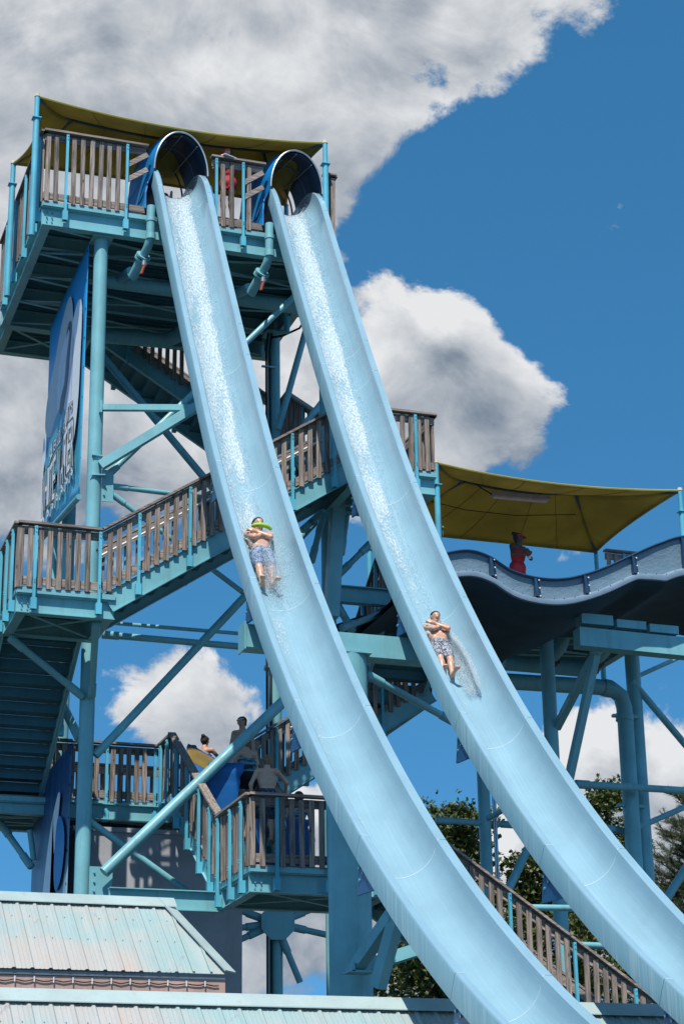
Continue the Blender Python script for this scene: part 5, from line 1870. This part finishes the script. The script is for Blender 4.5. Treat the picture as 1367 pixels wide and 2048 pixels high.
    # eyes, brows, mouth
    for s_ in (-1, 1):
        e = hd + f * 0.080 * k + rt * s_ * 0.031 * k + up * 0.010 * k
        organic('eye', 'eye', t, M, [(e - rt * 0.006, e + rt * 0.006, 0.0085 * k, 0.0085 * k)], h=0.005, k=0.003)
        e2 = e + up * 0.022 * k + f * 0.003
        organic('eyebrow', hair, t, M, [(e2 - rt * 0.014, e2 + rt * 0.014, 0.005 * k, 0.005 * k)], h=0.005, k=0.003)
    mo = hd + f * 0.078 * k - up * 0.052 * k
    organic('mouth', 'lip', t, M, [(mo - rt * 0.018 * k, mo + rt * 0.018 * k, 0.008 * k, 0.008 * k)], h=0.005, k=0.003)
    # clothes
    for nm, mat, parts, grow in clothes:
        cp, cuts = [], []
        for q in parts:
            if q == 'trunk':
                cp += [pr[1], pr[2], pr[3]]
            elif q == 'chest':
                cp += [pr[3]]
            elif q == 'pelvis':
                cp += [pr[0], (pel + (ch - pel) * 0.12 - lat * 0.06 * k, pel + (ch - pel) * 0.12 + lat * 0.06 * k, 0.10 * k, 0.10 * k)]
            elif q == 'straps':
                for s_ in (-1, 1):
                    a = ch + lat * s_ * 0.065 * k
                    b = Vector(J['shR' if s_ > 0 else 'shL']).lerp(nk, 0.45) + (nk - ch).normalized() * 0.035 * k
                    cp += [(a, b, 0.055 * k, 0.024 * k)]
            elif q[0] == 'thigh':
                for sd in 'LR':
                    hip, kn = Vector(J['hip' + sd]), Vector(J['kn' + sd])
                    cp += [(hip, hip.lerp(kn, q[1]), 0.090 * k * w, (0.090 - 0.022 * q[1]) * k * w)]
            elif q == 'shoulders':
                cp += [pr[4], pr[3]] + [(Vector(J['sh' + sd]), Vector(J['sh' + sd]).lerp(Vector(J['el' + sd]), 0.45), 0.052 * k, 0.05 * k) for sd in 'LR']
        organic(nm, mat, t, M, cp, h=res, k=0.012 * k, grow=grow * k)
    if extras:
        extras(t, hd, f, up, rt, k)
    return t


def standing(H, wrL, wrR, lean=0.0, female=False, hintL=(-1, -0.6, -0.3), hintR=(1, -0.6, -0.3), stance=0.09, bend=0.0, headfwd=0.02, step=0.0):
    """joints of an upright figure; wrists given in body space as fractions of H"""
    sw = (0.100 if female else 0.112) * H
    pel = Vector((0, -0.02 * H, 0.535 * H))

    def tilt(p):
        d = Vector(p) - pel
        return pel + Euler((-lean, 0, 0)).to_matrix() @ d

    J = {'pel': pel, 'chest': tilt((0, 0.0, 0.715 * H)), 'neck': tilt((0, 0.0, 0.845 * H)), 'head': tilt((0, headfwd * H, 0.925 * H)),
         'shL': tilt((-sw, 0, 0.805 * H)), 'shR': tilt((sw, 0, 0.805 * H))}
    for sd, wr, hint in (('L', wrL, hintL), ('R', wrR, hintR)):
        el, w_ = ik(J['sh' + sd], Vector(wr) * H, 0.172 * H, 0.155 * H, hint)
        J['el' + sd], J['wr' + sd] = el, w_
    for sd, s_ in (('L', -1), ('R', 1)):
        J['hip' + sd] = pel + Vector((s_ * 0.052 * H, 0, -0.02 * H))
        J['an' + sd] = Vector((s_ * stance * H * 0.5, (step * s_ - 0.02) * H, 0.045 * H))
        J['kn' + sd], J['an' + sd] = ik(J['hip' + sd], J['an' + sd], 0.245 * H, 0.245 * H, (0, 1, 0))
        J['toe' + sd] = J['an' + sd] + Vector((s_ * 0.02 * H, 0.085 * H, -0.022 * H))
    return J


def visor(mat, cap=False):
    def fn(t, hd, f, up, rt, k):
        M = t['_m'] if '_m' in t else None
        band = MB()
        pts = []
        c = hd + up * 0.052 * k - f * 0.004 * k
        for i in range(25):
            a = 2 * math.pi * i / 24
            pts.append(c + f * math.cos(a) * 0.103 * k + rt * math.sin(a) * 0.095 * k - up * (0.02 * k * (1 - math.cos(a)) * 0.3))
        rows = [[p - up * 0.022 * k for p in pts], [p + up * 0.022 * k for p in pts]]
        CURM = PM[0]
        band.grid([[CURM @ p for p in r] for r in rows])
        ob = band.build('visor_band', mat, t, 60)
        ob.modifiers.new('t', 'SOLIDIFY').thickness = 0.006
        br = []
        for i in range(9):
            a = -0.95 + 1.9 * i / 8
            inn = c + f * math.cos(a) * 0.100 * k + rt * math.sin(a) * 0.093 * k - up * 0.012 * k
            out = c + f * (0.10 + 0.085 * math.cos(a * 1.25)) * k * math.cos(a * 0.5) + rt * math.sin(a) * 0.095 * k - up * 0.030 * k
            br.append([CURM @ inn, CURM @ (inn.lerp(out, 0.5) + up * 0.008 * k), CURM @ out])
        ob = MB().grid(br).build('visor_brim', mat, t, 60)
        ob.modifiers.new('t', 'SOLIDIFY').thickness = 0.005
    return fn


PM = [Matrix.Identity(4)]


def at_place(x, y, z, rz):
    """body space to world; rz = 0 faces +y (away from the camera)"""
    M = Matrix.Translation((x, y, z)) @ Matrix.Rotation(rz, 4, 'Z')
    PM[0] = M
    return M


def slide_frame(x0, s, lift, twist=0.0):
    """x across the slide, y out of the trough, z up the slope; origin on the floor at arc length s"""
    p, t, n = frame(s)
    fl = p - n * (WALL + RAD - lift)
    M = Matrix(((1, 0, 0, x0 + WI / 2), (0, n.y, -t.y, fl.y), (0, n.z, -t.z, fl.z), (0, 0, 0, 1)))
    M = M @ Matrix.Rotation(twist, 4, 'Y')
    PM[0] = M
    return M


# rider on the left slide: arms folded under a lime green float collar, printed shorts, feet together
H = 1.80


def rider_joints(H, spread, armup):
    k = H
    J = {'pel': Vector((0, 0.115, 0.50 * k)), 'chest': Vector((0, 0.125, 0.69 * k)), 'neck': Vector((0, 0.135, 0.825 * k)), 'head': Vector((0.0, 0.235, 0.905 * k)),
         'shL': Vector((-0.108 * k, 0.13, 0.79 * k)), 'shR': Vector((0.108 * k, 0.13, 0.79 * k))}
    for sd, s_ in (('L', -1), ('R', 1)):
        wr = Vector((-s_ * 0.045 * k, 0.125 + 0.125 + 0.02 * s_, (0.70 + armup) * k))
        el, wr = ik(J['sh' + sd], wr, 0.168 * k, 0.150 * k, (s_ * 1.0, 0.15, -0.8))
        J['el' + sd], J['wr' + sd] = el, wr
        J['hand' + sd] = Vector((-s_ * 0.9, 0.1, 0.35))
        J['palm' + sd] = Vector((0, -1, 0))
        J['hip' + sd] = Vector((s_ * 0.055 * k, 0.11, 0.485 * k))
        J['kn' + sd] = Vector((s_ * (0.045 + spread) * k, 0.135, 0.262 * k))
        J['an' + sd] = Vector((s_ * (0.035 + spread) * k, 0.075, 0.035 * k))
        J['toe' + sd] = Vector((s_ * (0.052 + spread) * k, 0.215, 0.010 * k))
    return J


def float_collar(t, hd, f, up, rt, k):
    M = PM[0]
    a = hd + Vector((-0.14, 0.055, -0.085)) * k
    pts = []
    for i in range(15):
        a = -1.15 + 2.5 * i / 14
        pts.append(hd + Vector((0.17 * math.sin(a) + 0.03, 0.005 + 0.075 * math.cos(a), -0.165 + 0.012 * math.cos(a) - 0.02 * i / 14)) * k)
    MB().path([M @ p for p in pts], [0.026 + 0.012 * math.sin(math.pi * i / 14) for i in range(15)], 12).build('float_collar', 'lime', t, 60)


person('rider on the left slide in patterned blue shorts with a lime green float', slide_frame(SX[0] - 0.06, S_RIDER[0], 0.03, 0.06), 1.64, rider_joints(1.74, 0.012, 0.035), 'skin_light', 'hair_dark',
       [('shorts', 'print_shorts_blue', ['pelvis', ('thigh', 0.80)], 0.016)], face=(0.15, 0.80, -0.58), hup=(0, 0.58, 0.80), hairstyle='long', res=0.012, extras=float_collar, toes=True)
person('rider on the right slide with crossed arms, red and white top and grey patterned shorts', slide_frame(SX[1] - 0.09, S_RIDER[1], 0.04, 0.10), 1.45, rider_joints(1.56, 0.004, 0.045), 'skin_light', 'hair_dark',
       [('shorts', 'print_shorts_grey', ['pelvis', ('thigh', 0.85)], 0.016), ('waistband', 'lime', [], 0.0), ('top', 'print_red_white', ['chest', 'straps'], 0.010)][0:1] + [('top', 'print_red_white', ['chest', 'straps'], 0.010)],
       face=(0.05, 0.76, -0.64), hup=(0, 0.64, 0.76), hairstyle='short', res=0.012, toes=True)

# lifeguard leaning over the front rail of the topmost deck, writing on a clipboard


def clipboard(t, hd, f, up, rt, k):
    visor('visor_red')(t, hd, f, up, rt, k)
    MB().box((9.33, 33.64, 22.115), (0.30, 0.20, 0.015), Euler((0.12, 0.05, 0.3)).to_matrix()).build('clipboard', 'white_cloth', t, 0)


st = thing('wooden_step', (9.45, 34.2, 20.58), 'low wooden step behind the front rail of the topmost deck', 'step')
MB().box((9.45, 34.22, 20.75), (0.9, 0.6, 0.34)).build('box', 'wood_x', st, 0)
person('lifeguard in a red visor writing on a clipboard on the topmost deck', at_place(9.44, 34.10, 20.92, math.radians(150)), 1.66,
       standing(1.66, (-0.08, 0.21, 0.715), (0.04, 0.23, 0.72), lean=0.05, female=True, hintL=(-0.8, 0.1, -1), hintR=(0.8, 0.1, -1)), 'skin_tan', 'hair_brown',
       [('swimsuit', 'cloth_red', ['trunk', 'straps', 'pelvis'], 0.006), ('shorts', 'cloth_red', ['pelvis', ('thigh', 0.25)], 0.012)], face=(0.68, 0.70, -0.28), hairstyle='pony', female=True, extras=clipboard)

# lifeguard under the right canopy


def phone(t, hd, f, up, rt, k):
    visor('cloth_red')(t, hd, f, up, rt, k)
    MB().box(PM[0] @ Vector((-0.10, 0.24, 1.10)), (0.06, 0.03, 0.12)).build('whistle_card', 'white_cloth', t, 0)


person('lifeguard in red swimsuit and visor standing under the right canopy', at_place(16.72, 37.0, 14.40, math.radians(-160)), 1.82, standing(1.66, (-0.02, 0.17, 0.68), (0.05, 0.17, 0.66)), 'skin_dark', 'hair_dark',
       [('swimsuit', 'cloth_red', ['trunk', 'straps'], 0.006), ('shorts', 'cloth_red', ['pelvis', ('thigh', 0.3)], 0.012)], face=(-0.88, 0.46, -0.02), hairstyle='bun', female=True, extras=phone)

# queue on the crowded staircase


def stair_z(y):
    return 7.40 if y < 32.1 else (9.65 if y > 35.46 else 7.40 + 2.25 * (math.floor((y - 32.1) / 0.28) + 1) / 12)


person('small boy with short dark hair at the head of the crowded staircase', at_place(9.62, 37.1, 9.65, math.radians(-95)), 1.34, standing(1.34, (-0.13, 0.08, 0.45), (0.13, 0.10, 0.45)), 'skin_tan', 'hair_dark',
       [('shirt', 'cloth_red', ['trunk', 'shoulders'], 0.008), ('shorts', 'cloth_dark', ['pelvis', ('thigh', 0.7)], 0.015)])
person('woman with dark hair in a bun, bare back, holding a blue and yellow mat', at_place(9.98, 37.55, 9.65, math.radians(-40)), 1.66, standing(1.66, (-0.14, 0.20, 0.58), (0.14, 0.22, 0.62), female=True), 'skin_tan', 'hair_dark',
       [('swimsuit', 'cloth_black', ['pelvis', 'chest'], 0.006)], hairstyle='bun', female=True)


def headband(t, hd, f, up, rt, k):
    M = PM[0]
    c = hd + up * 0.055 * k
    MB().path([M @ (c + f * math.cos(a) * 0.098 * k + rt * math.sin(a) * 0.090 * k) for a in [i * math.pi / 12 - math.pi / 2 for i in range(13)]], 0.010, 6).build('goggles', 'white_cloth', t)


yy = 34.95
person('dark haired man with goggles on his forehead standing highest on the crowded staircase', at_place(10.02, yy, stair_z(yy), math.radians(140)), 1.58, standing(1.58, (-0.15, 0.05, 0.47), (0.15, 0.05, 0.47)), 'skin_tan', 'hair_dark',
       [('shorts', 'cloth_dark', ['pelvis', ('thigh', 0.8)], 0.015)], face=(0.55, 0.8, -0.25), extras=headband)
yy = 33.90
person('blonde woman in a striped teal swimsuit seen from behind, arm over a blue mat', at_place(9.80, yy, stair_z(yy), math.radians(10)), 1.68, standing(1.68, (-0.32, 0.10, 0.655), (0.13, 0.10, 0.50), female=True, hintL=(-0.3, -0.4, -1)), 'skin_light', 'hair_blond',
       [('swim_top', 'stripes_teal', ['trunk'], 0.010), ('shorts', 'cloth_black', ['pelvis', ('thigh', 0.25)], 0.012)], hairstyle='bun', female=True)
yy = 34.35
person('sunburnt person facing the camera behind the blonde woman on the crowded staircase', at_place(9.92, yy, stair_z(yy), math.radians(170)), 1.40, standing(1.40, (-0.13, 0.10, 0.5), (0.13, 0.10, 0.5)), 'skin_light', 'hair_dark',
       [('shorts', 'cloth_dark', ['pelvis', ('thigh', 0.8)], 0.015)])
yy = 33.30
person('shirtless boy seen from behind in dark plaid shorts on the crowded staircase', at_place(10.0, yy, stair_z(yy), math.radians(-8)), 1.60, standing(1.60, (-0.17, 0.02, 0.50), (0.24, 0.20, 0.62)), 'skin_light', 'hair_blond',
       [('shorts', 'plaid_dark', ['pelvis', ('thigh', 0.85)], 0.016)], res=0.015)
person('dark haired woman in a striped swimsuit bending behind the lower landing pickets', at_place(10.0, 31.65, 7.40, math.radians(-35)), 1.62, standing(1.62, (-0.12, 0.26, 0.5), (0.10, 0.28, 0.48), lean=0.30, female=True), 'skin_tan', 'hair_dark',
       [('swimsuit', 'stripes_teal', ['trunk', 'straps', 'pelvis'], 0.008)], female=True)
person('dark haired child just showing above the lower landing rail', at_place(9.28, 31.35, 7.40, math.radians(20)), 1.40, standing(1.40, (-0.14, 0.10, 0.48), (0.14, 0.10, 0.48)), 'skin_tan', 'hair_dark',
       [('shirt', 'cloth_dark', ['trunk', 'shoulders'], 0.008), ('shorts', 'cloth_dark', ['pelvis', ('thigh', 0.7)], 0.015)])
person('person in a red top half hidden behind the dark stair pickets between the slides', at_place(12.35, 37.1, 11.0, math.radians(80)), 1.60, standing(1.60, (-0.14, 0.10, 0.48), (0.14, 0.10, 0.48)), 'skin_tan', 'hair_dark',
       [('shirt', 'cloth_red', ['trunk', 'shoulders'], 0.008), ('shorts', 'mat_blue', ['pelvis', ('thigh', 0.7)], 0.015)])
# next rider sitting in the left slide mouth, one hand raised
J = standing(1.6, (-0.12, 0.10, 0.60), (0.02, 0.12, 0.98))
for sd, s_ in (('L', -1), ('R', 1)):
    J['kn' + sd] = J['hip' + sd] + Vector((s_ * 0.02, 0.38, 0.05))
    J['an' + sd] = J['kn' + sd] + Vector((0, 0.38, -0.06))
    J['toe' + sd] = J['an' + sd] + Vector((0, 0.04, 0.13))
person('next rider sitting in the left slide mouth with one hand raised', at_place(8.30, 35.35, 21.50 - 0.535 * 1.6 + 0.10, math.radians(180)), 1.6, J, 'skin_light', 'hair_dark',
       [('shorts', 'cloth_dark', ['pelvis', ('thigh', 0.8)], 0.015)])

# ------------------------------------------------------------------ foam mats


def mat_slab(label, base, up_dir, wide_dir, L, Wd, curl, mat='mat_blue', stripe=None, grooves=True):
    up_dir, wide_dir = Vector(up_dir).normalized(), Vector(wide_dir).normalized()
    nn = wide_dir.cross(up_dir).normalized()
    base = Vector(base)
    t = thing('foam_mat', base, label, 'mat')
    rows_f, rows_b = [], []
    n = 26
    for i in range(n + 1):
        u = i / n
        if u < 0.78:
            c = base + up_dir * (L * u)
            dn = nn
        else:
            a = (u - 0.78) / 0.22 * curl
            r = 0.13
            c = base + up_dir * (L * 0.78) + up_dir * (r * math.sin(a)) - nn * (r * (1 - math.cos(a)))
            dn = (nn * math.cos(a) + up_dir * math.sin(a))
        hw = Wd / 2 * (1.0 - 0.12 * math.exp(-((u - 0.70) / 0.05)**2) + 0.04 * (u > 0.72))
        th = 0.035 + (0.006 * math.sin(u * 150) if grooves and 0.60 < u < 0.80 else 0)
        rows_f.append([c + wide_dir * (hw * q) + dn * th * (1 - 0.35 * abs(q)**6) for q in [k / 6 - 1 for k in range(13)]])
        rows_b.append([c + wide_dir * (hw * q) - dn * 0.035 * (1 - 0.35 * abs(q)**6) for q in [k / 6 - 1 for k in range(13)]])
    mb = MB().grid(rows_f)
    mb.grid([r for r in rows_b])
    mb.grid([[a[0] for a in rows_f], [a[0] for a in rows_b]])
    mb.grid([[a[-1] for a in rows_f], [a[-1] for a in rows_b]])
    mb.grid([rows_f[0], rows_b[0]])
    mb.grid([rows_f[-1], rows_b[-1]])
    mb.build('pad', mat, t, 50)
    if stripe:
        a, b = stripe
        sl = [[p + (rows_f[i][0] - rows_b[i][0]).normalized() * 0.004 for p in rows_f[i]] for i in range(int(a * n), int(b * n) + 1)]
        MB().grid(sl).build('stripe', 'mat_yellow', t, 50)
    return t


mat_slab('bright blue foam mat standing on edge under the arm of the blonde woman', (9.15, 33.62, 8.75), (0.15, -0.18, 0.97), (1, -0.1, 0), 1.15, 0.60, 1.9)
mat_slab('blue foam mat with a yellow stripe held by the woman with the bun', (9.25, 36.2, 9.85), (0.42, 0.25, 0.87), (0.85, -0.1, -0.45), 1.15, 0.62, 0.4, stripe=(0.55, 0.85))
mat_slab('dark blue foam mat leaning behind the blonde woman', (9.50, 35.2, 9.3), (0.35, 0.1, 0.93), (1, -0.2, -0.1), 1.1, 0.6, 0.6)
mat_slab('blue foam mat leaning against the lower landing rail', (9.75, 30.75, 7.45), (0.04, 0.12, 0.99), (1, 0.1, 0), 1.0, 0.40, 0.3)
mat_slab('narrow blue foam mat upright behind the lower landing pickets', (9.02, 30.72, 7.45), (0.02, 0.12, 0.99), (0.8, 0.6, 0), 0.95, 0.42, 0.3)
mat_slab('blue foam mat carried up the dark staircase', (12.7, 36.8, 11.6), (0.2, 0.1, 0.95), (0.9, 0.2, 0), 1.1, 0.6, 0.5)

# ------------------------------------------------------------------ trees beyond the slides


def leafmat(name, a, b):
    m, t, bs = new_mat(name)
    g = t.node('ShaderNodeNewGeometry')
    n = t.noise(g.outputs['Position'], 1.1, 3, 0.6)
    c = t.mix(t.ramp(n, 0.35, 0.65), a, b)
    c2 = t.mix(t.ramp(g.outputs['Random Per Island'], 0.0, 1.0, 0.0, 0.6, False), c, tuple(x * 1.6 for x in b))
    t.link(c2, bs.inputs['Base Color'])
    bs.inputs['Roughness'].default_value = 0.45
    tr = t.node('ShaderNodeBsdfTranslucent')
    t.link(c2, tr.inputs['Color'])
    mx = t.node('ShaderNodeMixShader', i_Fac=0.25)
    t.link(bs.outputs[0], mx.inputs[1])
    t.link(tr.outputs[0], mx.inputs[2])
    t.link(mx.outputs[0], t.n['Material Output'].inputs['Surface'])


leafmat('leaf_maple', (0.035, 0.060, 0.012), (0.085, 0.105, 0.025))
leafmat('leaf_pine', (0.030, 0.055, 0.020), (0.075, 0.100, 0.040))
paint('bark', (0.10, 0.075, 0.055), 0.9, 0.3, 0.4)
LEAF = [(0, 0), (0.34, 0.10), (0.30, 0.34), (0.50, 0.62), (0.16, 0.60), (0, 1.0), (-0.16, 0.60), (-0.50, 0.62), (-0.30, 0.34), (-0.34, 0.10)]


def maple(label, x, y, H, spread, seed, nl=9000, base=0.25):
    rnd = random.Random(seed)
    t = thing('maple_tree', (x, y, 0), label, 'tree', 'trees beyond the slides')
    br = MB()
    tips = []

    def grow(p, d, L, r, depth):
        pts, rad = [p], [r]
        n = 5
        for i in range(n):
            d = (d + Vector((rnd.gauss(0, 0.16), rnd.gauss(0, 0.16), rnd.gauss(0.04, 0.10)))).normalized()
            p = p + d * (L / n)
            pts.append(p)
            rad.append(r * (1 - 0.6 * (i + 1) / n))
            if depth < 3 and i >= 1:
                for q in range(2 if depth else 3):
                    if rnd.random() < 0.8:
                        s_ = Vector((rnd.gauss(0, 1), rnd.gauss(0, 1), rnd.gauss(0.25, 0.5))).normalized()
                        nd = (d * 0.45 + s_ * 0.9).normalized()
                        grow(p, nd, L * rnd.uniform(0.42, 0.62), rad[-1] * 0.6, depth + 1)
            if depth >= 2:
                tips.append((p, d))
        br.path(pts, rad, 6 if depth < 2 else 4)

    trunk = MB()
    pts, rad = [], []
    for i in range(9):
        u = i / 8
        pts.append(Vector((x + rnd.gauss(0, 0.12) * u, y + rnd.gauss(0, 0.12) * u, H * 0.96 * u)))
        rad.append(0.24 * (1 - u * 0.88) + 0.015)
    trunk.path(pts, rad, 10).build('trunk', 'bark', t)
    for i in range(16):
        u = base + (0.95 - base) * i / 15
        k = u * 8
        p = pts[int(k)].lerp(pts[min(int(k) + 1, 8)], k - int(k))
        a = i * 2.4 + rnd.random()
        L = spread * (1.0 - 0.75 * ((u - base) / (1 - base))**1.5) * rnd.uniform(0.75, 1.1)
        grow(p, Vector((math.cos(a), math.sin(a), 0.55 + 0.5 * u)).normalized(), L, 0.07 * (1.2 - u), 1)
    br.build('branches', 'bark', t)
    cr = MB()
    per = max(1, nl // max(1, len(tips)))
    for p, d in tips:
        for q in range(per):
            c = p + Vector((rnd.gauss(0, 0.20), rnd.gauss(0, 0.20), rnd.gauss(-0.02, 0.16)))
            s_ = rnd.uniform(0.10, 0.19)
            R = Euler((rnd.uniform(-1.1, 1.1), rnd.uniform(-1.1, 1.1), rnd.uniform(0, 6.28))).to_matrix()
            cr.add([c + R @ Vector((a * s_, (b - 0.4) * s_, 0.10 * s_ * (abs(a) > 0.2))) for a, b in LEAF], [tuple(range(10))])
    cr.build('crown', 'leaf_maple', t, 0, fix=False)


def pine(label, x, y, H, seed, zmin):
    rnd = random.Random(seed)
    t = thing('pine_tree', (x, y, 0), label, 'tree', 'trees beyond the slides')
    MB().path([(x, y, H * k / 6) for k in range(7)], [0.22 * (1 - k / 6.4) for k in range(7)], 10).build('trunk', 'bark', t)
    br, nd = MB(), MB()
    z = zmin
    while z < H:
        for q in range(5):
            a = rnd.uniform(0, 6.28)
            L = (H - z) * 0.34 + 0.5
            p0 = Vector((x, y, z))
            pts = [p0]
            for i in range(6):
                u = (i + 1) / 6
                pts.append(p0 + Vector((math.cos(a), math.sin(a), 0)) * L * u + Vector((0, 0, L * (0.35 * u * u - 0.02))))
            br.path(pts, [0.035 * (1 - i / 8) for i in range(7)], 5)
            for i in range(1, 7):
                for w in range(5):
                    d = (pts[i] - pts[i - 1]).normalized()
                    c = pts[i - 1].lerp(pts[i], rnd.random())
                    tw = (d + Vector((rnd.gauss(0, 0.6), rnd.gauss(0, 0.6), rnd.gauss(0.3, 0.4)))).normalized()
                    tl = rnd.uniform(0.2, 0.42)
                    br.path([c, c + tw * tl], [0.010, 0.005], 3)
                    for e in range(34):
                        b0 = c + tw * tl * rnd.uniform(0.15, 1.0)
                        v = (tw * 0.8 + Vector((rnd.gauss(0, 0.6), rnd.gauss(0, 0.6), rnd.gauss(0, 0.6)))).normalized() * rnd.uniform(0.10, 0.16)
                        s_ = v.orthogonal().normalized() * 0.006
                        nd.add([b0 - s_, b0 + s_, b0 + v], [(0, 1, 2)])
        z += rnd.uniform(0.28, 0.42)
    br.build('branches', 'bark', t)
    nd.build('crown', 'leaf_pine', t, 0, fix=False)


maple('broad leafy tree between the slides behind the rear left column of the right tower', 19.0, 47.0, 12.4, 2.9, 5, 16000, 0.3)
maple('leafy tree rising behind the lower right staircase', 21.2, 46.5, 11.2, 2.8, 12, 14000, 0.3)
maple('tall thin leafy tree top right of the right slide', 25.0, 50.0, 14.3, 1.9, 23, 9000, 0.25)
maple('low leafy tree just above the long roof left of the right slide', 17.9, 45.0, 8.8, 3.0, 31, 13000, 0.25)
maple('leafy tree beside the thick water pipe at the right', 26.6, 50.0, 11.6, 2.6, 44, 9000, 0.25)
pine('pine tree at the right edge of the picture', 24.9, 45.0, 12.6, 3, 6.0)
